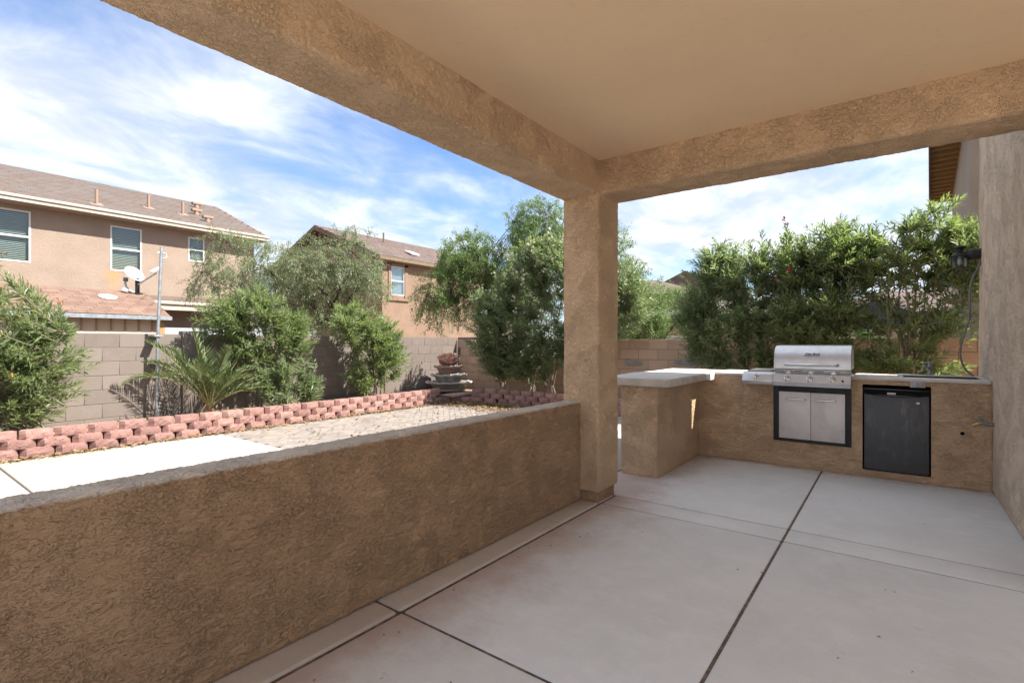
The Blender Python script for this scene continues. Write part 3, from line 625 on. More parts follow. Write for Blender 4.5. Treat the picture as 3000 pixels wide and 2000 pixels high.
# ---- lantern
ln = thing('wall_lantern', (.66, 6.62, 2.11), 'black metal carriage lantern on the right house wall', 'lamp')
lx, ly, lz = .505, 6.62, 2.0
part('back_plate', MB().lathe((.66, ly, 2.125), [(.052, .01), (.052, -.045), (.056, -.05), (.056, -.075), (.042, -.095), (.02, -.13), (.014, -.16)], 22, 'x'), 'black', ln, smooth=True)
part('cap', MB().lathe((lx, ly, lz), [(.066, .115), (.066, .123), (.05, .145), (.022, .157), (.022, .166), (.036, .186), (.052, .20), (.05, .207), (.02, .225), (.008, .229), (.007, .242)], 20), 'black', ln, smooth=True)
fm = MB()
for k in range(8):
    a = 2 * pi * k / 8 + pi / 8; fm.tube([(lx + .064 * cos(a), ly + .064 * sin(a), lz), (lx + .064 * cos(a), ly + .064 * sin(a), lz + .117)], .0045 if k % 2 else .003, 6)
fm.lathe((lx, ly, lz - .004), [(.068, 0), (.068, .01), (.055, .010)], 16)
for zq in (lz + .088,): fm.tube([(lx + .064 * cos(2 * pi * k / 16), ly + .064 * sin(2 * pi * k / 16), zq) for k in range(17)], .0025, 5)
part('cage', fm, 'black', ln)
part('pane', MB().lathe((lx, ly, lz + .006), [(.058, 0), (.058, .11)], 16), 'glass', ln, smooth=True)
part('bulb', MB().lathe((lx, ly, lz + .03), [(.008, .085), (.012, .06), (.02, .035), (.018, .015), (.006, 0)], 12), 'white', ln, smooth=True)
# flexible conduit
cp = [(.655, 6.60, 2.075), (.65, 6.59, 2.02), (.60, 6.57, 1.9), (.575, 6.56, 1.78), (.575, 6.55, 1.62), (.57, 6.54, 1.50), (.535, 6.53, 1.36), (.505, 6.52, 1.22), (.51, 6.52, 1.10), (.55, 6.50, 1.00), (.60, 6.49, .955)]
def smooth_path(p, k=8):
    p = [Vector(x) for x in p]; out = []
    for i in range(len(p) - 1):
        a, b, c, d = p[max(i - 1, 0)], p[i], p[i + 1], p[min(i + 2, len(p) - 1)]
        for j in range(k):
            t = j / k; out.append(.5 * ((2 * b) + (c - a) * t + (2 * a - 5 * b + 4 * c - d) * t * t + (3 * b - a - 3 * c + d) * t ** 3))
    return out + [p[-1]]
sp_ = smooth_path(cp, 14); rr = [.009 if i % 2 else .0075 for i in range(len(sp_))]
tag(link('flexible_conduit', MB().tube(sp_, rr, 8).mesh('flexible_conduit', 'galv2', smooth=True)), 'grey ribbed conduit hanging from the lantern down to the counter', 'conduit')

# ================================================================== PERIMETER BLOCK WALLS
def cmu_mesh(L, mname, name='block'):
    return MB().box((-L / 2 + .0035, -.07, .0035), (L / 2 - .0035, .07, .1965)).mesh(name, mname, bevel=.003, seg=1)
def block_wall(root, axis, fixed, s0, s1, z0, courses, mname, side, off=0, steps=None):
    """axis 'y': wall along y at x=fixed (front face); side = which way the seen face looks"""
    me = cmu_mesh(.4, mname); half = cmu_mesh(.2, mname)
    for c in range(courses):
        s = s0 + (off if c % 2 else off - .2)
        while s < s1 - .01:
            L = .4
            a, b = max(s, s0), min(s + .4, s1)
            if b - a > .02:
                jit = random.uniform(-.0015, .0015)
                m2 = me if b - a > .399 else (half if abs(b - a - .2) < .001 else cmu_mesh(b - a, mname))
                cpos = (a + b) / 2; z = z0 + c * .2
                loc = (fixed - side * .07 + jit, cpos, z) if axis == 'y' else (cpos, fixed - side * .07 + jit, z)
                link('block', m2, root, loc, (0, 0, R(90)) if axis == 'y' else None)
            s += .4
lw = thing('block_wall', (-9.1, 4, 0), 'greyish block boundary wall behind the palm on the left', 'wall')
part('mortar', MB().box((-9.134, -2.6, -.1), (-9.0045, 9.6, 1.405)), 'mortar', lw)
block_wall(lw, 'y', -9.0, -.93, 9.6, .0, 7, 'cmu', 1, off=.0)
pl = part('pilaster', MB().box((-9.13, 3.28, .0), (-8.955, 3.64, 1.455)), 'cmu', lw, bevel=.006); 
part('pilaster', MB().box((-9.12, 7.26, 0), (-8.965, 7.62, 1.43)), 'cmu', lw, bevel=.006)
rw = thing('block_wall', (-4, 9.7, 0), 'brown block boundary wall at the back, behind the grill', 'wall')
part('mortar', MB().box((-8.99, 9.6045, -.1), (6.0, 9.735, 1.335)), 'mortar', rw)
block_wall(rw, 'x', 9.6, -8.98, 1.8, -.06, 7, 'cmu2', -1, off=.1)
part('cap_course', MB().box((-8.98, 9.602, 1.343), (-6.6, 9.738, 1.41)), 'cmu', rw, bevel=.004)
# grey mortar smeared over the lower courses behind the counter
sm = MB()
for (x0, x1, zc) in ((-4.35, -4.05, .93), (-3.35, -2.2, .96), (-3.9, -3.7, .72)):
    x = x0
    while x < x1:
        w2 = random.uniform(.05, .14); a = random.uniform(-.03, .0); top = zc + random.uniform(-.03, .03); bot = zc - random.uniform(.09, .16)
        sm.add([(x, 9.592, bot), (x + w2, 9.592, bot + random.uniform(-.03, .03)), (x + w2, 9.589, top), (x, 9.589, top + a)], [(0, 1, 2, 3)])
        for k in range(int(w2 / .022)): sm.box((x + k * .022, 9.580, bot + .02), (x + k * .022 + .008, 9.592, top - .01))
        x += w2
part('mortar_patch', sm, 'mortargrey', rw)

# ================================================================== RETAINING WALL
ret = thing('retaining_wall', (-7.6, 4, 0), 'low planter wall of three courses of rough red concrete blocks', 'garden wall')
def ret_block_mesh(seed, L=.295, H=.10):
    # trapezoid block: rough split face with chamfered flanks, front looks along +x
    r = random.Random(seed); mb = MB(); hl = L / 2 - .003; fl = .052
    prof = [(-.16, -hl + .03), (-.055, -hl), (0, -hl + fl), (0, hl - fl), (-.055, hl), (-.16, hl - .03)]
    me_v = []; nseg = 5
    front = [(0, -hl + fl + (2 * hl - 2 * fl) * k / nseg) for k in range(nseg + 1)]
    out = [prof[0], prof[1]] + front + [prof[4], prof[5]]
    n = len(out); rows = 4
    for j in range(rows):
        z = H * j / (rows - 1)
        for i, (x, y) in enumerate(out):
            rough = 2 <= i < 2 + nseg + 1
            dx = r.uniform(-.006, .007) if rough else 0
            zz_ = z + (r.uniform(-.002, .002) if j in (0, rows - 1) and rough else 0)
            if rough and j in (0, rows - 1): dx -= .006
            me_v.append((x + dx, y, zz_))
    f = []
    for j in range(rows - 1):
        for i in range(n):
            a = j * n + i; b = j * n + (i + 1) % n; f.append((a, b, b + n, a + n))
    f.append(tuple(range(n))[::-1]); f.append(tuple((rows - 1) * n + i for i in range(n)))
    mb.add(me_v, f); me = mb.mesh('block', 'redblock'); return me
RB = [ret_block_mesh(i) for i in range(7)]
def run_blocks(path, courses, z0=-.01, H=.098, lean=.012, step=.30, first=0.0):
    P = [Vector((*p, 0)) for p in path]; L = [0]
    for i in range(len(P) - 1): L.append(L[-1] + (P[i + 1] - P[i]).length)
    def at(s):
        s = max(0, min(L[-1], s))
        for i in range(len(P) - 1):
            if s <= L[i + 1] or i == len(P) - 2:
                t = (s - L[i]) / (L[i + 1] - L[i]); d = (P[i + 1] - P[i]).normalized(); return P[i].lerp(P[i + 1], t), d
    for c in range(courses):
        s = first + (.15 if c % 2 else 0)
        while s < L[-1] - .1:
            p, d = at(s + .15); nrm = Vector((d.y, -d.x, 0))     # faces right of the direction of travel
            ang = math.atan2(nrm.y, nrm.x)
            q = p - nrm * (c * lean) + nrm * random.uniform(-.006, .006)
            link('block', random.choice(RB), ret, (q.x, q.y, z0 + c * H), (0, random.uniform(-.01, .01), ang + random.uniform(-.02, .02)))
            s += step + random.uniform(.0, .006)
left_path = [(-7.83, -1.2), (-7.78, .6), (-7.72, 1.6), (-7.62, 3.2), (-7.60, 4.8), (-7.63, 6.2), (-7.70, 7.2), (-7.78, 7.75)]
run_blocks(left_path, 3)
run_blocks([(-7.32, 8.22), (-6.6, 8.38), (-5.6, 8.33), (-4.9, 8.2), (-3.4, 8.1)], 3)
run_blocks([(-7.86, 7.80), (-7.72, 8.02), (-7.55, 8.18), (-7.30, 8.30)], 1, first=.0, step=.22)
part('step_slab', MB().box((-8.35, 7.95, .10), (-7.55, 8.75, .15), None), 'stone_red', ret, bevel=.01)

# ================================================================== FOUNTAIN
ft = thing('stacked_fountain', (-8.41, 8.69, .15), 'tiered stone fountain of three scalloped bowls topped by a red rock in the corner', 'fountain')
def bowl(cx, cy, z, R_, h, m, name='bowl', tilt=(0, 0)):
    n = 48; v = []; f = []; rings = []
    def rim(r, zc, sc, up=0):
        out = []
        for k in range(n):
            a = 2 * pi * k / n; s = 1 + sc * (.5 + .5 * sin(a * 11)) * .09 + random.uniform(-.006, .006)
            zz2 = zc + up * (.018 if sin(a * 11) > 0 else -.004) + random.uniform(-.003, .003)
            out.append((cx + r * s * cos(a), cy + r * s * sin(a), zz2))
        return out
    rings = [rim(R_ * .62, z, 0), rim(R_ * .70, z + h * .12, 0), rim(R_ * .80, z + h * .6, 0), rim(R_ * .86, z + h * .72, 0), rim(R_ * .97, z + h * .80, 1), rim(R_, z + h * .9, 1, 1), rim(R_ * .95, z + h, 1, 1), rim(R_ * .85, z + h * .95, .6, 0), rim(R_ * .80, z + h * .72, 0), rim(R_ * .5, z + h * .6, 0)]
    for r_ in rings: v += r_
    for i in range(len(rings) - 1):
        for k in range(n):
            a = i * n + k; b = i * n + (k + 1) % n; f.append((a, b, b + n, a + n))
    f.append(tuple(range(n))[::-1]); f.append(tuple((len(rings) - 1) * n + k for k in range(n)))
    return part(name, MB().add(v, f), m, ft, smooth=True, ang=32)
fx, fy = -8.41, 8.69
part('base', MB().lathe((fx, fy, .148), [(.40, 0), (.40, .05), (.34, .06)], 20), 'stone_red', ft, bevel=.008)
bowl(fx, fy, .17, .52, .19, 'stone'); bowl(fx, fy, .35, .405, .18, 'stone'); bowl(fx - .01, fy, .545, .325, .18, 'stone_red')
bm = bmesh.new(); bmesh.ops.create_icosphere(bm, subdivisions=4, radius=1)
co = np.array([v.co[:] for v in bm.verts]); dsp = 1 + .22 * vn(co * 1.7, 21) + .14 * vn(co * 4, 22) + .05 * vn(co * 10, 23)
for v, d in zip(bm.verts, dsp): v.co = Vector((v.co.x * .27 * d, v.co.y * .25 * d, v.co.z * .155 * d))
me = bpy.data.meshes.new('top_rock'); bm.to_mesh(me); bm.free(); me.materials.append(M['rock'])
link('top_rock', me, ft, (fx, fy, .875))

# ================================================================== LEAF BUILDERS
def leaves_mesh(name, O, D, Lg, Wd, m, fold=.35, droop=.25, up=None, parent=None, tri2=False):
    n = len(O); O = np.asarray(O); D = np.asarray(D); D = D / np.linalg.norm(D, axis=1, keepdims=True)
    Lg = np.asarray(Lg)[:, None]; Wd = np.asarray(Wd)[:, None]
    ref = np.tile([0, 0, 1.0], (n, 1)) + rng.normal(0, .45, (n, 3)); S = np.cross(D, ref); S /= np.maximum(np.linalg.norm(S, axis=1, keepdims=True), 1e-6)
    N_ = np.cross(S, D)
    mid = O + D * Lg * .45; dr = np.array([0, 0, -1.0]) * Lg * droop
    if tri2:
        V = np.stack([O, mid + S * Wd / 2, O + D * Lg + dr, mid - S * Wd / 2], 1).reshape(-1, 3); b = np.arange(n)[:, None] * 4; F = np.array([[0, 1, 2, 3]]) + b
        return npmesh(name, V, F, m)
    L_ = mid + S * Wd / 2 + N_ * Wd * fold * .5 + dr * .2; R_ = mid - S * Wd / 2 + N_ * Wd * fold * .5 + dr * .2; C = mid + dr * .2 - N_ * Wd * .05
    T = O + D * Lg + dr
    V = np.stack([O, L_, C, R_, T], 1).reshape(-1, 3); b = np.arange(n)[:, None, None] * 5
    F = (np.array([[0, 2, 1], [0, 3, 2], [1, 2, 4], [2, 3, 4]])[None] + b).reshape(-1, 3)
    return npmesh(name, V, F, m)
def bez(a, b, c, n):
    t = np.linspace(0, 1, n)[:, None]; return (1 - t) ** 2 * a + 2 * t * (1 - t) * b + t * t * c
def sample_lobes(lobes, n, inner=.0):
    w_ = np.array([l[1][0] * l[1][1] * l[1][2] for l in lobes]) ** .8; w_ = w_ / w_.sum(); out = []
    for k in rng.choice(len(lobes), n, p=w_):
        c, r = lobes[k]
        while True:
            d = rng.normal(size=3); d /= np.linalg.norm(d)
            if d[2] > -.75 or rng.random() < .4: break
        rad = max(inner, rng.random() ** .42) * (1 + .10 * rng.normal() * .6)
        out.append(np.array(c) + d * rad * np.array(r))
    return np.array(out)
def shrub(name, bases, lobes, ntw, leafm, label, group='oleander bushes', leaf=(.115, .175), wd=.0205, flowers=None, stem_r=.014, nst=4, clip=None, whorl=13, cat='bush', zmin=.2, density=1):
    base0 = np.mean([b for b in bases], axis=0); root = thing(name, tuple(base0), label, cat, group)
    stems = []; allp = []; allr = []
    for b in bases:
        for k in range(nst):
            tgt = sample_lobes(lobes, 1)[0]
            tgt = tgt * .8 + np.array([b[0], b[1], tgt[2]]) * .2
            b_ = np.array(b) + np.array([rng.normal(0, .05), rng.normal(0, .05), 0])
            midp = b_ + (tgt - b_) * np.array([.28, .28, .55]) + rng.normal(0, .05, 3)
            pts = bez(b_, midp, tgt, 12); pts[1:-1] += rng.normal(0, .012, (10, 3)); r0 = stem_r * rng.uniform(.7, 1.35)
            rs = [r0 * (1 - .78 * i / 11) for i in range(12)]
            part('stem', MB().tube(pts.tolist(), rs, 6), 'bark', root, smooth=True)
            allp.append(pts[2:]); 
    A = np.concatenate(allp); tips = sample_lobes(lobes, ntw); tips = tips[tips[:, 2] > zmin]
    if clip: tips = tips[clip(tips)]
    tw = MB(); O = []; D = []; Lg = []
    for tp_ in tips:
        dv = A - tp_; dd = np.linalg.norm(dv, axis=1) + np.maximum(0, dv[:, 2] + .1) * 3; at_ = A[np.argmin(dd)]
        ln_ = np.linalg.norm(tp_ - at_)
        c = at_ + (tp_ - at_) * .5 + np.array([0, 0, -.12 * ln_]) + rng.normal(0, .03, 3)
        if tp_[2] < at_[2]: c = at_ + (tp_ - at_) * .5 + np.array([0, 0, .25 * ln_])
        k = 7; pts = bez(at_, c, tp_, k); tw.tube(pts[::1].tolist(), [.005 - .0005 * i for i in range(k)], 3, cap=False)
        seg = min(ln_, rng.uniform(.22, .42)); nw = int(seg / .034 * density)
        ts = 1 - np.linspace(0, seg / max(ln_, .05), nw) * .95
        dirv = pts[-1] - pts[-2]; dirv /= np.linalg.norm(dirv); e1 = np.cross(dirv, [.3, .2, 1]); e1 /= np.linalg.norm(e1); e2 = np.cross(dirv, e1)
        for i, tt in enumerate(ts):
            p = (1 - tt) ** 2 * at_ + 2 * tt * (1 - tt) * c + tt * tt * tp_
            opn = min(1.25, .35 + i * .12); a0 = i * pi / 3 + rng.uniform(0, .5)
            for q in range(3):
                a = a0 + q * 2 * pi / 3 + rng.normal(0, .2); o_ = opn * rng.uniform(.75, 1.2)
                D.append(dirv * cos(o_) + (e1 * cos(a) + e2 * sin(a)) * sin(o_) + np.array([0, 0, .12])); O.append(p); Lg.append(rng.uniform(*leaf) * (.55 + .45 * min(1, i / 4)))
    Lg = np.array(Lg); stuff(part('twigs', tw, 'bark', root))
    stuff(link('foliage', leaves_mesh('foliage', O, D, Lg, Lg * wd / .125 * rng.uniform(.8, 1.3, len(Lg)), leafm, droop=.16), root))
    if flowers:
        mname, nf, size, zfrac = flowers
        cand = tips[np.argsort(-(tips[:, 2] + rng.normal(0, .35, len(tips))))][:max(nf, int(len(tips) * zfrac))]; rng.shuffle(cand)
        O = []; D = []; L2 = []
        for p in cand[:nf]:
            for cl in range(rng.integers(2, 6)):
                c = p + rng.normal(0, .035, 3) + np.array([0, 0, .04])
                ax = rng.normal(size=3); ax[2] = abs(ax[2]) + .3; ax /= np.linalg.norm(ax); e1 = np.cross(ax, [1, .2, .1]); e1 /= np.linalg.norm(e1); e2 = np.cross(ax, e1)
                for q in range(5):
                    a = q * 2 * pi / 5; O.append(c); D.append(ax * .35 + e1 * cos(a) + e2 * sin(a)); L2.append(size)
        L2 = np.array(L2); stuff(link('blossoms', leaves_mesh('blossoms', O, D, L2, L2 * .75, mname, droop=.1), root))
    return root
def tree(name, trunk, limbs, lobes, ntw, leafm, label, group, leaf=(.035, .065), weep=.25, r0=.09, per=34, sprayL=(.35, .7), clip=None):
    root = thing(name, tuple(trunk[0]), label, 'tree', group); A = []
    tr = [Vector(p) for p in smooth_path(trunk, 5)]
    part('trunk', MB().tube(tr, [r0 * (1 - .45 * i / len(tr)) for i in range(len(tr))], 9), 'darkbark', root, smooth=True)
    A.append(np.array([p[:] for p in tr[len(tr) // 2:]]))
    for lb in limbs:
        sp2 = smooth_path(lb, 6); sp2 = [p + Vector(rng.normal(0, .02, 3)) for p in sp2]
        part('limb', MB().tube(sp2, [r0 * .5 * (1 - .8 * i / len(sp2)) for i in range(len(sp2))], 6), 'darkbark', root, smooth=True); A.append(np.array([p[:] for p in sp2[2:]]))
    A = np.concatenate(A)
    # secondary branches
    sec = sample_lobes(lobes, max(12, ntw // 22), .4); tw = MB(); B = [A]
    for t_ in sec:
        at_ = A[np.argmin(np.linalg.norm(A - t_, axis=1) + np.maximum(0, A[:, 2] - t_[2]))]
        pts = bez(at_, at_ + (t_ - at_) * .5 + np.array([0, 0, .15]) + rng.normal(0, .06, 3), t_, 9); tw.tube(pts.tolist(), [.016 - .0014 * i for i in range(9)], 4, cap=False); B.append(pts[2:])
    B = np.concatenate(B); tips = sample_lobes(lobes, ntw); O = []; D = []; L = []
    if clip: tips = tips[clip(tips)]
    for t_ in tips:
        at_ = B[np.argmin(np.linalg.norm(B - t_, axis=1))]; d = t_ - at_; ln_ = np.linalg.norm(d) + 1e-6
        sl = rng.uniform(*sprayL); e = t_ + d / ln_ * sl * .5 + np.array([0, 0, -weep * sl]) + rng.normal(0, .06, 3)
        pts = bez(at_, t_ + np.array([0, 0, .06]), e, 8); tw.tube(pts.tolist(), [.0045 - .0004 * i for i in range(8)], 3, cap=False)
        k = per; ts = rng.uniform(.25, 1, k); P = (1 - ts)[:, None] ** 2 * at_ + 2 * (ts * (1 - ts))[:, None] * t_ + (ts ** 2)[:, None] * e
        dd = rng.normal(0, 1, (k, 3)); dd += (e - at_) / np.linalg.norm(e - at_) * .8
        # paired leaflets trail along short side sprays
        for s_ in range(3):
            O.append(P + rng.normal(0, .02, (k, 3)) + dd * .028 * s_); D.append(dd + rng.normal(0, .6, (k, 3))); L.append(rng.uniform(*leaf, k))
    stuff(part('twigs', tw, 'darkbark', root)); L = np.concatenate(L)
    stuff(link('foliage', leaves_mesh('foliage', np.concatenate(O), np.concatenate(D), L, L * .36, leafm, tri2=True, droop=.15), root))
    return root
#PLANTS
# ================================================================== PLANTS IN THE YARD
shrub('oleander_bush', [(-8.35, .75, .15), (-8.25, 1.15, .15)], [((-8.35, .85, 1.80), (.50, .72, .52)), ((-8.3, .95, 1.25), (.62, .95, .85)), ((-8.2, .5, 1.3), (.6, .7, .9)), ((-8.25, 1.45, .95), (.45, .60, .62)), ((-8.3, 1.3, .55), (.4, .5, .3))],
      760, 'leaf_mid', 'dense oleander bush with dried orange blooms at the left edge of the photo', flowers=('petal_o', 60, .022, .9), nst=5)
shrub('oleander_bush', [(-8.55, 4.35, .15), (-8.45, 4.7, .15)], [((-8.65, 3.75, 1.70), (.40, .42, .48)), ((-8.5, 4.25, 1.85), (.45, .50, .45)), ((-8.4, 4.75, 1.50), (.40, .50, .42)), ((-8.5, 4.2, 1.25), (.35, .65, .32)), ((-8.5, 4.95, 1.2), (.3, .3, .3))],
      480, 'leaf_mid', 'rounded green oleander bush standing behind the palm with bare lower stems', nst=5, flowers=('petal_o', 14, .016, .6))
shrub('oleander_bush', [(-8.15, 4.55, .15), (-8.1, 4.85, .15)], [((-8.14, 4.55, .65), (.28, .60, .45)), ((-8.1, 4.9, .45), (.25, .28, .3))],
      200, 'leaf_dark', 'small low oleander shrub with hanging leaves just behind the red blocks', nst=3, stem_r=.009)
shrub('oleander_bush', [(-8.45, 6.35, .15), (-8.4, 6.6, .15)], [((-8.4, 6.0, 1.70), (.45, .55, .45)), ((-8.2, 6.5, 1.40), (.45, .65, .50)), ((-8.3, 6.85, .90), (.38, .50, .48)), ((-8.35, 6.35, .65), (.35, .5, .35))],
      520, 'leaf_lime', 'light green slender oleander bush between the palm side bush and the fountain', nst=4)
shrub('oleander_bush', [(-7.2, 9.2, .15), (-6.3, 9.15, .15), (-5.8, 9.1, .15), (-5.2, 9.0, .15)], [((-6.3, 8.85, 2.6), (.75, .70, .85)), ((-5.3, 8.95, 2.7), (.85, .65, .75)), ((-6.9, 8.75, 1.75), (.70, .65, .75)), ((-5.9, 8.7, 1.5), (.8, .5, .65)), ((-4.6, 9.1, 2.2), (.75, .55, .75)), ((-4.9, 8.8, 1.5), (.7, .5, .6)), ((-7.6, 8.9, 1.5), (.4, .4, .5)), ((-6.6, 8.9, .8), (.6, .35, .4)), ((-4.15, 9.1, 2.15), (.65, .5, .80)), ((-7.3, 8.8, 2.1), (.5, .45, .5)), ((-5.6, 8.8, 3.1), (.6, .5, .5)), ((-7.1, 8.75, 1.1), (.60, .4, .65)), ((-6.3, 8.7, .9), (.8, .35, .45)), ((-5.6, 8.75, 1.15), (.8, .4, .5))],
      2500, 'leaf_dark', 'huge white flowering oleander filling the back corner behind the column', flowers=('petal_w', 420, .034, .8), nst=6, stem_r=.019)
shrub('oleander_bush', [(-2.0, 8.8, 0), (-1.75, 8.7, 0)], [((-2.3, 8.6, 2.35), (.50, .5, .62)), ((-1.8, 8.6, 2.3), (.48, .5, .66)), ((-2.65, 8.5, 1.75), (.42, .4, .55)), ((-2.6, 8.5, 1.15), (.30, .3, .25)), ((-1.8, 8.4, 1.05), (.7, .35, .28)), ((-2.0, 8.4, 1.55), (.75, .5, .42))],
      900, 'leaf_dark', 'tall dark oleander behind the counter just left of the grill', nst=5, stem_r=.016)
shrub('oleander_bush', [(-.95, 8.6, 0), (-.75, 8.8, 0)], [((-1.25, 8.6, 2.3), (.45, .5, .68)), ((-.68, 8.6, 2.42), (.48, .5, .68)), ((-.95, 8.4, 1.6), (.70, .5, .45)), ((-.8, 8.4, 1.1), (.7, .35, .28))],
      900, 'leaf_mid', 'tall oleander with a few red blossoms right behind the grill', nst=5, stem_r=.016, flowers=('petal_r', 6, .034, .3))
shrub('oleander_bush', [(.05, 8.3, 0), (.2, 8.5, 0)], [((-.12, 8.6, 2.35), (.50, .5, .66)), ((.42, 8.6, 2.55), (.48, .5, .62)), ((.85, 8.6, 2.35), (.42, .5, .62)), ((.2, 8.5, 1.55), (.75, .4, .40)), ((.1, 8.2, 1.05), (.65, .3, .28))],
      800, 'leaf_lime', 'tallest open stemmed oleander behind the sink with thick grey trunks', nst=6, stem_r=.022)
# trees beyond the walls
tree('mesquite_tree', [(-11.55, 7.55, -.1), (-11.6, 7.6, .9), (-11.5, 7.7, 1.8), (-11.65, 7.55, 2.5)], [[(-11.5, 7.7, 1.7), (-12.2, 7.0, 2.6), (-13.0, 6.4, 3.3)], [(-11.6, 7.6, 2.4), (-12.1, 7.2, 3.2), (-12.5, 6.9, 3.7)], [(-11.5, 7.7, 1.9), (-11.0, 8.1, 2.7), (-10.7, 8.4, 3.5)], [(-11.55, 7.65, 2.2), (-11.2, 7.9, 3.2), (-11.0, 8.0, 4.0)], [(-11.6, 7.55, 1.2), (-12.4, 6.8, 1.6), (-13.0, 6.3, 2.2)]],
     [((-11.6, 7.5, 3.1), (1.15, 1.15, .95)), ((-12.7, 6.7, 3.0), (1.1, 1.1, .95)), ((-13.9, 5.8, 2.9), (.8, .7, .85)), ((-10.9, 8.1, 2.9), (.75, .7, .85)), ((-12.4, 7.0, 2.0), (1.4, 1.1, .7)), ((-11.1, 7.9, 3.95), (.5, .5, .4)), ((-13.6, 6.0, 3.9), (.5, .5, .35))],
     820, 'leaf_grey', 'airy grey-green desert tree with dark branches leaning over the left wall', 'trees beyond the walls', weep=.35)
tree('mesquite_tree', [(-9.3, 13.2, -.1), (-9.3, 13.2, 1.5), (-9.2, 13.3, 2.6)], [[(-9.2, 13.3, 2.4), (-10.2, 12.6, 3.6), (-10.9, 12.1, 4.2)], [(-9.2, 13.3, 2.5), (-8.6, 13.7, 4.0), (-8.4, 13.9, 5.2)], [(-9.2, 13.3, 2.3), (-7.9, 14.1, 3.4), (-7.0, 14.8, 4.0)]],
     [((-8.9, 13.3, 4.6), (1.25, 1.2, 1.2)), ((-10.7, 12.1, 3.8), (1.2, 1.1, 1.0)), ((-11.3, 11.5, 2.7), (.9, .9, .9)), ((-7.6, 14.3, 3.9), (1.2, 1.2, 1.2)), ((-6.9, 14.9, 2.9), (.8, .8, 1.2)), ((-9.6, 12.8, 2.8), (1.5, 1.2, 1.2))],
     1700, 'leaf_green', 'large bright green mesquite tree rising beyond the back corner', 'trees beyond the walls', leaf=(.045, .08), sprayL=(.5, .95), weep=.3)

# ---- palm
pm_ = thing('young_palm', (-8.5, 3.45, .15), 'young feather palm with arching fronds in the left planter', 'palm')
pc = Vector((-8.42, 3.45, .28))
part('crown_base', MB().lathe((-8.45, 3.45, .12), [(.09, 0), (.10, .06), (.07, .14), (.03, .2)], 14), 'fibre', pm_, smooth=True)
def frond(tip, lift, nlf=58, Lm=.33):
    tip = Vector(tip); mid = pc.lerp(tip, .5) + Vector((0, 0, lift)); P = bez(np.array(pc), np.array(mid), np.array(tip), 24)
    mb = MB().tube(P.tolist(), [.010 - .00033 * i for i in range(24)], 5)
    ra = part('frond', mb, 'rachis', pm_, smooth=True); O = []; D = []; L = []
    T = np.gradient(P, axis=0); T /= np.linalg.norm(T, axis=1, keepdims=True)
    for i in range(nlf):
        t = .17 + .83 * i / (nlf - 1); x = t * 23; k = int(min(22, x)); fr_ = x - k; p = P[k] * (1 - fr_) + P[min(23, k + 1)] * fr_; tg = T[k]
        s = np.cross(tg, [0, 0, 1.0]); s /= np.linalg.norm(s) + 1e-9; upv = np.cross(s, tg)
        for sg in (-1, 1):
            fw = .75 + .35 * t; O.append(p); D.append(tg * fw + s * sg * .75 + upv * (.42 + rng.normal(0, .12)) + rng.normal(0, .06, 3)); L.append(Lm * (math.sin(pi * min(1, .18 + t * .78)) ** .6) * rng.uniform(.85, 1.1) * (1 - .35 * t))
    L = np.array(L); link('leaflets', leaves_mesh('leaflets', O, D, L, np.full(len(L), .0135), 'leaf_palm', fold=.8, droop=.06), ra)
for tip, lift in (((-8.25, 2.30, .70), .52), ((-8.45, 2.62, 1.30), .25), ((-8.55, 3.25, 1.52), .12), ((-8.7, 3.45, 1.55), .1), ((-8.4, 4.08, 1.25), .16), ((-8.15, 4.45, .78), .26), ((-7.95, 4.2, .55), .22), ((-8.1, 3.95, .5), .2),
                  ((-8.75, 2.7, .98), .35), ((-7.85, 3.0, .95), .25), ((-7.9, 3.5, 1.2), .12), ((-8.0, 2.75, .85), .32), ((-7.85, 3.75, .75), .25), ((-8.85, 4.0, 1.0), .3), ((-8.2, 3.2, 1.0), .15), ((-8.15, 4.0, .85), .3), ((-8.8, 3.0, 1.2), .3), ((-8.0, 3.35, .7), .35)):
    frond(tip, lift)

# ---- metal pole
pp = thing('metal_pole', (-8.75, 2.86, .15), 'thin galvanised pole standing against the left block wall', 'pole')
part('pipe', MB().tube([(-8.80, 2.87, .1), (-8.80, 2.885, 1.3), (-8.80, 2.935, 2.70)], .021, 12), 'galv', pp, smooth=True)
for z in (.95, 1.36): part('strap', MB().box((-8.99, 2.83, z), (-8.76, 2.945, z + .022)), 'galv', pp, bevel=.002)
part('hook', MB().tube([(-8.80, 2.88, 2.62), (-8.80, 3.0, 2.62), (-8.80, 3.005, 2.56), (-8.80, 2.96, 2.54)], .008, 6), 'galv', pp, smooth=True)

# ---- leaf litter
def litter(name, n, fn, sz=1):
    O = []; D = []; L = []
    for i in range(n):
        x, y, z = fn(); O.append((x, y, z + random.uniform(.003, .014))); a = random.uniform(0, 2 * pi); D.append((cos(a), sin(a), random.uniform(-.12, .2))); L.append(random.uniform(.035, .09) * sz)
    L = np.array(L); o = link(name, leaves_mesh(name, O, D, L, L * random.uniform(.36, .46), 'litter', droop=.0)); o['kind'] = 'stuff'; o['label'] = 'dry fallen leaves gathered along the foot of the red block wall'; return o
def lp():
    k = random.random()
    if k < .33: 
        y = random.uniform(-.4, 7.8); return (-7.60 + .0 * y + abs(random.gauss(0, .05)), y, 0.0)
    if k < .965:
        x = random.uniform(-7.6, -4.6); return (x, 8.2 - abs(random.gauss(0, .42)), 0.0)
    return (random.uniform(-7.5, -5.5), random.uniform(3.3, 8), 0.0)
litter('leaf_litter', 6500, lp)
def lp2(): return (random.uniform(-8.9, -7.8), random.uniform(-1, 8), .15)
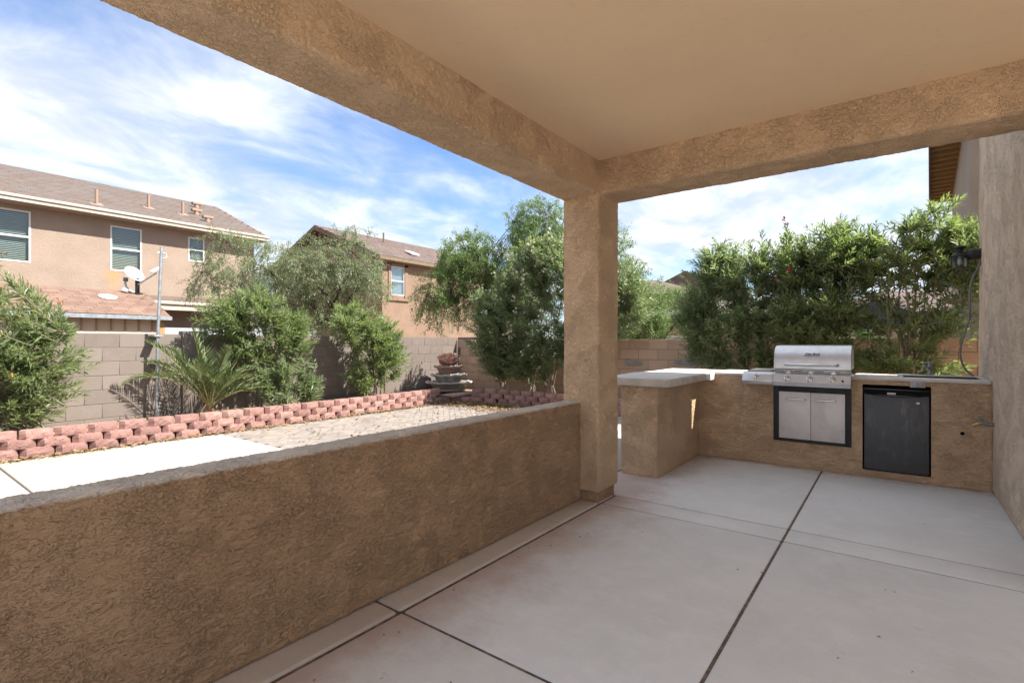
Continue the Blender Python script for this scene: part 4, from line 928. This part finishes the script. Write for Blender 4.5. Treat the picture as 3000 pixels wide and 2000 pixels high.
def lp3():
    k = random.random()
    if k < .5: return (random.uniform(-1.86, .6), 5.86 - abs(random.gauss(0, .10)), .0)
    if k < .8: return (-1.84 + abs(random.gauss(0, .12)), random.uniform(0, 3.6), .0)
    return (random.uniform(-1.8, .6), random.uniform(.5, 5.8), .0)
_o = litter('patio_debris', 150, lp3, .28); _o['label'] = 'small dry leaf crumbs scattered on the patio floor'
o = litter('planter_leaf_litter', 1500, lp2); o['label'] = 'dry leaves lying on the planter soil behind the red blocks'

# ================================================================== SHED AND DISH
def shingle_mb(mb, y, x, z, sl, w_=.30, h_=.155, side=1, th=.007, lift=.0):
    """one shingle tab; roof falls toward +x (side=1); (x,z) is its lower edge"""
    ca, sa = cos(sl), sin(sl)
    def P(d, yy, e): return (x - d * ca * side + e * sa * side, yy, z + d * sa + e * ca)
    a, b = y + .003, y + w_ - .003
    mb.add([P(0, a, 0), P(0, b, 0), P(h_, b, 0), P(h_, a, 0), P(0, a, th), P(0, b, th), P(h_, b, .0015), P(h_, a, .0015)], [(0, 1, 5, 4), (4, 5, 6, 7), (0, 4, 7, 3), (1, 2, 6, 5)])
def shingle_roof(root, y0, y1, xe, ze, sl, length, m, single=300, tab=.305, expo=.142):
    pm = MB(); shingle_mb(pm, 0, 0, 0, sl, tab); sm_ = pm.mesh('shingle', m); L = []
    nC = int(length / expo)
    for c in range(nC):
        off = (c % 2) * tab / 2 + (c * .07) % tab
        y = y0 - off
        while y < y1 - .05:
            if y >= y0 - .2: L.append((y, xe - c * expo * cos(sl), ze + c * expo * sin(sl) + .006))
            y += tab
    L = [q for q in L if q[0] + tab <= y1 + .02]
    L.sort(key=lambda q: (q[1] ** 2 + q[0] ** 2))
    for q in L[:single]: link('shingle', sm_, root, (q[1], q[0], q[2]))
    rest = MB()
    for q in L[single:]: shingle_mb(rest, q[0], q[1], q[2], sl, tab)
    if L[single:]: stuff(part('shingle_field', rest, m, root))
sh = thing('garden_shed', (-14, 3.2, -.1), 'beige board garden shed with tan shingled roof beyond the left wall', 'shed')
sl = R(22); xe, ze = -12.95, 1.86; ln_s = 1.66
part('wall', MB().box((-14.9, .9, -.1), (-13.15, 4.30, 1.86)), 'shedwall', sh)
for y in np.arange(1.0, 4.3, .245): part('batten', MB().box((-13.152, y, -.1), (-13.128, y + .028, 1.84)), 'batten', sh)
part('base_board', MB().box((-13.151, .9, -.1), (-13.12, 4.30, 1.50)), 'trim', sh)
part('corner_post', MB().box((-13.16, 4.30, -.1), (-13.06, 4.42, 1.84)), 'post', sh, bevel=.004)
xr = xe - ln_s * cos(sl); zr = ze + ln_s * sin(sl)
rf = part('roof', MB().extrude([(xe, ze - .03), (xe, ze), (xr, zr), (xr - 1.5, ze), (xr - 1.5, ze - .03)], 'y', .6, 4.50), 'shing_shed', sh)
shingle_roof(rf, .6, 4.50, xe + .01, ze, sl, ln_s + .04, 'shing_shed', 300)
part('drip_edge', MB().box((xe - .005, .6, ze - .085), (xe + .022, 4.52, ze - .003)), 'galv', sh)
tag(link('white_cloth', MB().lathe((0, 0, 0), [(.16, 0), (.17, .03), (.09, .055), (.02, .06)], 12).mesh('white_cloth', 'white', smooth=True), None, (-13.95, 3.62, 2.27), (R(0), R(22), 0)), 'crumpled white cloth lying on the shed roof', 'cloth')
dish = thing('satellite_dish', (-14.1, 4.22, 2.35), 'white satellite dish on a black stub post behind the shed roof', 'satellite dish')
part('post', MB().tube([(-14.28, 4.27, 2.36), (-14.28, 4.27, 2.80)], .045, 12), 'black', dish, smooth=True)
part('mast', MB().tube(smooth_path([(-14.28, 4.20, 2.45), (-14.30, 4.12, 2.50), (-14.34, 4.06, 2.60), (-14.34, 4.05, 2.74)], 5), .022, 8), 'galv', dish, smooth=True)
part('bracket', MB().box((-14.40, 4.02, 2.70), (-14.30, 4.10, 2.79)), 'galv2', dish, bevel=.01)
# dish faces along n
nrm = Vector((.68, .10, .72)).normalized(); qd = nrm.to_track_quat('Z', 'Y').to_matrix().to_4x4()
prof = [(0.001, -.005)] + [(r_, .10 * (r_ / .36) ** 2) for r_ in (.08, .16, .24, .30, .36)] + [(.372, .11), (.362, .095)] + [(r_, .10 * (r_ / .36) ** 2 - .015) for r_ in (.30, .16, .001)]
dc = Vector((-14.36, 4.21, 2.84)); 
part('reflector', MB().lathe(dc, prof, 30, 'z', qd @ Matrix.Diagonal((.50, .70, .75, 1))), 'white', dish, smooth=True, ang=50)
part('feed_arm', MB().tube([dc + Vector((.12, .06, -.20)), dc + Vector((.46, .33, .08))], .018, 6), 'galv', dish, smooth=True)
part('receiver', MB().box((-.07, -.12, -.03), (.07, .10, .04), Matrix.Translation(dc + Vector((.42, .31, .14))) @ Matrix.Rotation(R(35), 4, 'X')), 'white', dish, bevel=.02, seg=3)
tag(link('white_lump', MB().lathe((0, 0, 0), [(.06, 0), (.07, .04), (.04, .09), (.01, .1)], 10).mesh('white_lump', 'white', smooth=True), None, (-14.35, 4.05, 2.46)), 'small white cap on the shed ridge left of the dish post', 'roof vent')

# ================================================================== HOUSES
def window_x(root, x, y0, y1, z0, z1, blind='blind', screen=True, nslat=None):
    f = .045; mb = MB()
    mb.box((x - .05, y0, z0), (x + .03, y0 + f, z1)).box((x - .05, y1 - f, z0), (x + .03, y1, z1)).box((x - .05, y0 + f, z0), (x + .03, y1 - f, z0 + f)).box((x - .05, y0 + f, z1 - f), (x + .03, y1 - f, z1))
    wn = part('window', mb, 'frame', root, bevel=.004, seg=1)
    zm = (z0 + z1) / 2
    part('sash_rail', MB().box((x - .03, y0 + f, zm - .022), (x + .022, y1 - f, zm + .022)), 'frame', wn)
    part('pane', MB().box((x - .012, y0 + f, zm + .022), (x - .006, y1 - f, z1 - f)), 'glass', wn)
    part('pane', MB().box((x + .000, y0 + f, z0 + f), (x + .006, y1 - f, zm - .022)), 'glass', wn)
    sl_ = MB(); z = z0 + f + .02
    while z < z1 - f:
        sl_.box((-.024, y0 + f, -.0015), (.024, y1 - f, .0015), Matrix.Translation((x - .085, 0, z)) @ Matrix.Rotation(R(55), 4, 'Y')); z += .05
    stuff(part('blinds', sl_, blind, wn))
    part('reveal', MB().box((x - .3, y0, z0), (x - .16, y1, z1)), 'black' if not screen else 'screen', wn)
    if screen:
        pass
    return wn
def wall_with_holes(x, y0, y1, z0, z1, th, holes):
    """front wall plate (faces +x) made of rectangles round the window holes"""
    mb = MB(); ys = sorted({y0, y1, *[h[0] for h in holes], *[h[1] for h in holes]})
    for a, b in zip(ys[:-1], ys[1:]):
        hs = [h for h in holes if h[0] < (a + b) / 2 < h[1]]
        if not hs: mb.box((x - th, a, z0), (x, b, z1))
        else:
            h = hs[0]; mb.box((x - th, a, z0), (x, b, h[2])); mb.box((x - th, a, h[3]), (x, b, z1))
    return mb
h1 = thing('neighbour_house', (-19.5, 5, -.1), 'peach two storey house with brown shingle roof on the left', 'house', 'houses beyond the walls')
W1 = [(1.95, 3.30, 3.52, 4.97), (5.12, 5.95, 3.52, 4.93), (7.30, 7.82, 4.09, 4.93)]
part('wall', wall_with_holes(-19.5, -6, 9.56, -.1, 5.30, .22, W1), 'peach', h1)
part('wall', MB().box((-27.4, 9.34, -.1), (-19.722, 9.56, 5.3)).box((-27.4, -6, -.1), (-27.2, 9.34, 5.3)), 'peach', h1)
part('gable', MB().extrude([(-27.4, 5.30), (-19.5, 5.30), (-23.4, 7.0)], 'y', 9.34, 9.56), 'peach', h1)
for wv in W1: window_x(h1, -19.52, *wv)
slh = math.atan2(1.83, 4.35); ln_h = 4.72
rf = part('roof', MB().extrude([(-19.05, 5.25), (-19.05, 5.30), (-23.4, 7.13), (-27.8, 5.30), (-27.8, 5.25), (-23.4, 7.07)], 'y', -6.3, 9.88), 'shing1', h1)
shingle_roof(rf, -.5, 9.88, -19.04, 5.30, slh, ln_h, 'shing1', 300)
part('fascia', MB().box((-19.05, -6.3, 5.12), (-19.02, 9.88, 5.285)), 'trim', h1)
part('gutter_lip', MB().box((-19.02, -6.3, 5.225), (-18.985, 9.89, 5.30)), 'trim', h1, bevel=.004)
part('soffit', MB().box((-19.5, -6.3, 5.10), (-19.051, 9.86, 5.13)), 'peach', h1)
part('rake_board', MB().extrude([(-19.05, 5.10), (-19.05, 5.26), (-23.4, 7.08), (-23.4, 6.9)], 'y', 9.86, 9.90), 'trim', h1)
def pipe(x, y, h=.36):
    zr_ = 5.30 + (-19.05 - x) * 1.83 / 4.35
    p = part('vent_pipe', MB().tube([(x, y, zr_ - .05), (x, y, zr_ + h)], .045, 10), 'roofvent', h1, smooth=True)
    part('flashing', MB().box((-.17, -.15, 0), (.17, .15, .012), Matrix.Translation((x, y, zr_ + .012)) @ Matrix.Rotation(slh, 4, 'Y')), 'roofvent', p)
def tvent(x, y):
    zr_ = 5.30 + (-19.05 - x) * 1.83 / 4.35
    part('roof_vent', MB().tube([(x, y, zr_ - .03), (x, y, zr_ + .13)], [.09, .075], 10).box((x - .09, y - .17, zr_ + .13), (x + .09, y + .17, zr_ + .22)), 'roofvent', h1, bevel=.01)
pipe(-19.5, 4.78, .46); pipe(-20.4, 6.42, .46); pipe(-20.35, 7.45, .46)
tvent(-22.2, 8.62); tvent(-20.75, 8.05); tvent(-19.8, 8.05)
# lower patio roof of the same house
part('lower_roof', MB().extrude([(-19.48, 2.76), (-19.48, 2.83), (-18.55, 2.62), (-18.55, 2.55)], 'y', 4.6, 9.5), 'shing1', h1)
part('lower_fascia', MB().box((-18.56, 4.6, 2.32), (-18.52, 9.5, 2.59)), 'trim', h1)
part('lower_gutter', MB().box((-18.52, 4.6, 2.50), (-18.47, 9.5, 2.60)), 'trim', h1, bevel=.006)
part('lower_soffit', MB().box((-19.48, 4.6, 2.32), (-18.561, 9.5, 2.35)), 'brown', h1)
fe = thing('pale_fence', (-17.2, 6.6, -.1), 'pale grey smooth panel fence right of the shed', 'fence')
for y in np.arange(4.6, 9.5, 1.22): part('panel', MB().box((-17.23, y, -.1), (-17.19, y + 1.215, 1.72)), 'vinyl', fe)

h2 = thing('neighbour_house', (-19.2, 17, -.1), 'orange brown two storey house with louvred gable behind the desert tree', 'house', 'houses beyond the walls')
W2 = [(15.89, 16.73, 3.55, 4.94)]
part('wall', wall_with_holes(-19.2, 15.38, 26.5, -.1, 5.30, .22, W2), 'orange', h2)
gp = MB().box((-29.0, 15.38, -.1), (-19.422, 15.6, 5.3)); part('wall', gp, 'orange', h2)
part('gable', MB().extrude([(-29.0, 5.30), (-19.42, 5.30), (-24.1, 7.15)], 'y', 15.4, 15.6), 'orange', h2)
for wv in W2: window_x(h2, -19.22, *wv, blind='blind2')
for a in ((15.73, 15.89, 3.40, 5.06), (16.73, 16.93, 3.40, 5.06)): part('window_trim', MB().box((-19.2, a[0], a[2]), (-19.15, a[1], a[3])), 'orange', h2)
part('window_trim', MB().box((-19.2, 15.65, 3.30), (-19.12, 17.0, 3.42)), 'orange', h2); part('window_trim', MB().box((-19.2, 15.73, 4.96), (-19.15, 16.93, 5.08)), 'orange', h2)
# window in the shaded side
part('window', MB().box((-22.4, 15.34, 4.15), (-21.65, 15.375, 4.95)), 'frame', h2)
part('pane', MB().box((-22.34, 15.325, 4.21), (-21.71, 15.338, 4.89)), 'vinyl', h2)
sl2 = math.atan2(2.08, 5.25)
rf = part('roof', MB().extrude([(-18.85, 5.25), (-18.85, 5.31), (-24.1, 7.40), (-29.4, 5.31), (-29.4, 5.25), (-24.1, 7.32)], 'y', 14.95, 24.5), 'shing2', h2)
shingle_roof(rf, 14.95, 24.5, -18.84, 5.31, sl2, 5.64, 'shing2', 0)
part('roof_hip', MB().add([(-18.85, 24.5, 5.30), (-18.85, 27.0, 5.30), (-24.1, 24.5, 7.40), (-29.4, 24.5, 5.30), (-29.4, 27, 5.3)], [(0, 1, 2), (1, 4, 2), (4, 3, 2)]), 'shing2', h2)
part('fascia', MB().box((-18.85, 14.95, 5.13), (-18.81, 27, 5.29)), 'brown', h2)
part('soffit', MB().box((-19.2, 14.97, 5.10), (-18.851, 27, 5.13)), 'brown', h2)
for s in (0, 1):
    xa = -18.85 if s == 0 else -29.4
    part('rake_board', MB().extrude([(xa, 5.10), (xa, 5.27), (-24.1, 7.36), (-24.1, 7.14)], 'y', 14.91, 14.95), 'brown', h2)
lv = MB()
for z in np.arange(6.05, 6.95, .13):
    hw = (7.02 - z) / .40
    lv.box((-24.1 - hw, 15.28, z), (-24.1 + hw, 15.38, z + .05), Matrix.Identity(4))
part('gable_louvres', lv, 'brown', h2); part('gable_post', MB().box((-24.2, 15.24, 5.95), (-24.0, 15.30, 7.1)), 'orange', h2)
part('vent_pipe', MB().tube([(-22.6, 18.2, 6.6), (-22.6, 18.2, 7.35)], .05, 8), 'brown', h2, smooth=True)
part('skylight', MB().box((-.3, -.28, 0), (.3, .28, .07), Matrix.Translation((-20.3, 18.2, 5.95)) @ Matrix.Rotation(sl2, 4, 'Y')), 'frame', h2)
part('back_door', MB().box((-22.9, 15.34, -.1), (-22.0, 15.375, 1.95)), 'frame', h2)

# right neighbour with open rafters
h3 = thing('neighbour_house', (1.2, 15, -.1), 'tall greyish stucco house with open brown rafters at the right', 'house', 'houses beyond the walls')
rot3 = Matrix.Translation((.86, 20.2, 0)) @ Matrix.Rotation(R(-2.4), 4, 'Z')     # local -y runs toward the camera, +x into the house
part('wall', MB().box((.5, -9.0, -.1), (9, -.5, 5.65), rot3), 'greystucco', h3)
part('fascia', MB().box((-.03, -9.6, 5.44), (.0, 0, 5.62), rot3), 'brown', h3)
part('roof', MB().add([rot3 @ Vector(p) for p in ((-.03, -9.6, 5.63), (-.03, 0, 5.63), (5, 0, 7.4), (5, -9.6, 7.4), (-.03, -9.6, 5.70), (-.03, 0, 5.70), (5, 0, 7.5), (5, -9.6, 7.5))], [(0, 1, 2, 3), (4, 5, 6, 7), (0, 1, 5, 4), (1, 2, 6, 5), (2, 3, 7, 6), (3, 0, 4, 7)]), 'rafter', h3)
part('end_wall', MB().add([rot3 @ Vector(p) for p in ((.5, -.5, 5.6), (9, -.5, 5.6), (5, -.5, 7.35), (.5, -.7, 5.6), (9, -.7, 5.6), (5, -.7, 7.35))], [(0, 1, 2), (3, 4, 5), (0, 1, 4, 3), (1, 2, 5, 4), (2, 0, 3, 5)]), 'greystucco', h3)
for k, y in enumerate(np.arange(-9.5, -.1, .42)): part('rafter', MB().box((.0, y, 5.48), (.5, y + .05, 5.64), rot3), 'rafter', h3)

# distant houses beyond the back wall
def far_house(x, y, w_, d_, h_, rise, wallm, roofm, label, rz=0, gable=False):
    t = thing('distant_house', (x, y, -.1), label, 'house', 'distant houses'); q = Matrix.Translation((x, y, 0)) @ Matrix.Rotation(rz, 4, 'Z'); o = .5
    part('wall', MB().box((-w_ / 2, -d_ / 2, -.1), (w_ / 2, d_ / 2, h_), q), wallm, t)
    ins = 0.0 if gable else min(w_, d_) / 2 * .95
    r_ = part('roof', MB().add([q @ Vector(p) for p in ((-w_ / 2 - o, -d_ / 2 - o, h_), (w_ / 2 + o, -d_ / 2 - o, h_), (w_ / 2 + o, d_ / 2 + o, h_), (-w_ / 2 - o, d_ / 2 + o, h_), (-w_ / 2 - o + ins, 0, h_ + rise), (w_ / 2 + o - ins, 0, h_ + rise))], [(0, 1, 5, 4), (1, 2, 5), (2, 3, 4, 5), (3, 0, 4), (0, 3, 2, 1)]), roofm, t)
    part('fascia', MB().box((-w_ / 2 - o, -d_ / 2 - o - .02, h_ - .2), (w_ / 2 + o, -d_ / 2 - o + .02, h_ - .01), q), 'brown', t)
    for k in (-1, 1):
        wx = k * w_ * .27
        f_ = part('window', MB().box((wx - .6, -d_ / 2 - .04, h_ - 2.2), (wx + .6, -d_ / 2 - .01, h_ - .9), q), 'frame', t)
        part('pane', MB().box((wx - .53, -d_ / 2 - .05, h_ - 2.13), (wx + .53, -d_ / 2 - .042, h_ - .97), q), 'glass', f_)
    return t
far_house(-15.5, 37, 9, 8, 4.5, 1.5, 'orange', 'shing2', 'far brown roofed house showing just right of the column', R(12))
far_house(-15.5, 52, 12, 9, 5.4, 2.3, 'peach', 'shing2', 'farthest gabled house peeking above the oleander left of the grill', R(95), True)
far_house(-6.0, 27, 9, 7, 2.5, .9, 'peach', 'shing1', 'single storey peach house half hidden behind the oleander row')
far_house(2.0, 34, 12, 8, 2.7, 1.3, 'greystucco', 'shing2', 'single storey grey house seen through the oleander stems')
# dark canopy gazebo
gz = thing('gazebo', (.2, 14.5, -.1), 'dark canopy gazebo glimpsed through the oleander behind the sink', 'gazebo')
part('canopy', MB().add([(-1.5, 13.2, 1.72), (.75, 13.2, 1.72), (.75, 15.4, 1.72), (-1.5, 15.4, 1.72), (-.35, 14.3, 2.25)], [(0, 1, 4), (1, 2, 4), (2, 3, 4), (3, 0, 4), (3, 2, 1, 0)]), 'canvas', gz)
part('valance', MB().box((-1.5, 13.19, 1.56), (.75, 13.21, 1.72)), 'canvas', gz)
for x, y in ((-1.45, 13.25), (.7, 13.25), (.7, 15.35), (-1.45, 15.35)): part('post', MB().box((x - .04, y - .04, -.1), (x + .04, y + .04, 1.72)), 'black', gz)
for k, (x, y, s, lab) in enumerate(((-6.1, 16.0, 1.45, 'rounded green tree beyond the back wall right of the column'), (-1.6, 19.5, 1.2, 'low green tree behind the oleander row beyond the wall'), (-10.4, 30.0, 2.2, 'far green tree beside the brown roofed house'))):
    tree('mesquite_tree', [(x, y, -.1), (x, y, .9), (x + .1, y, 1.5)], [[(x, y, 1.2), (x - .7 * s, y, 1.7 * s), (x - s * .9, y, 2.0 * s)], [(x, y, 1.2), (x + .6 * s, y, 1.6 * s), (x + s * .8, y, 2 * s)]],
         [((x, y, 1.5 * s), (s, s, s * .8)), ((x - .6 * s, y, 1.3 * s), (s * .8, s * .8, s * .7))], 260, 'leaf_green', lab, 'trees beyond the walls', leaf=(.05, .09), sprayL=(.4, .8))

for o in bpy.data.objects:
    if '_abs' in o: del o['_abs']
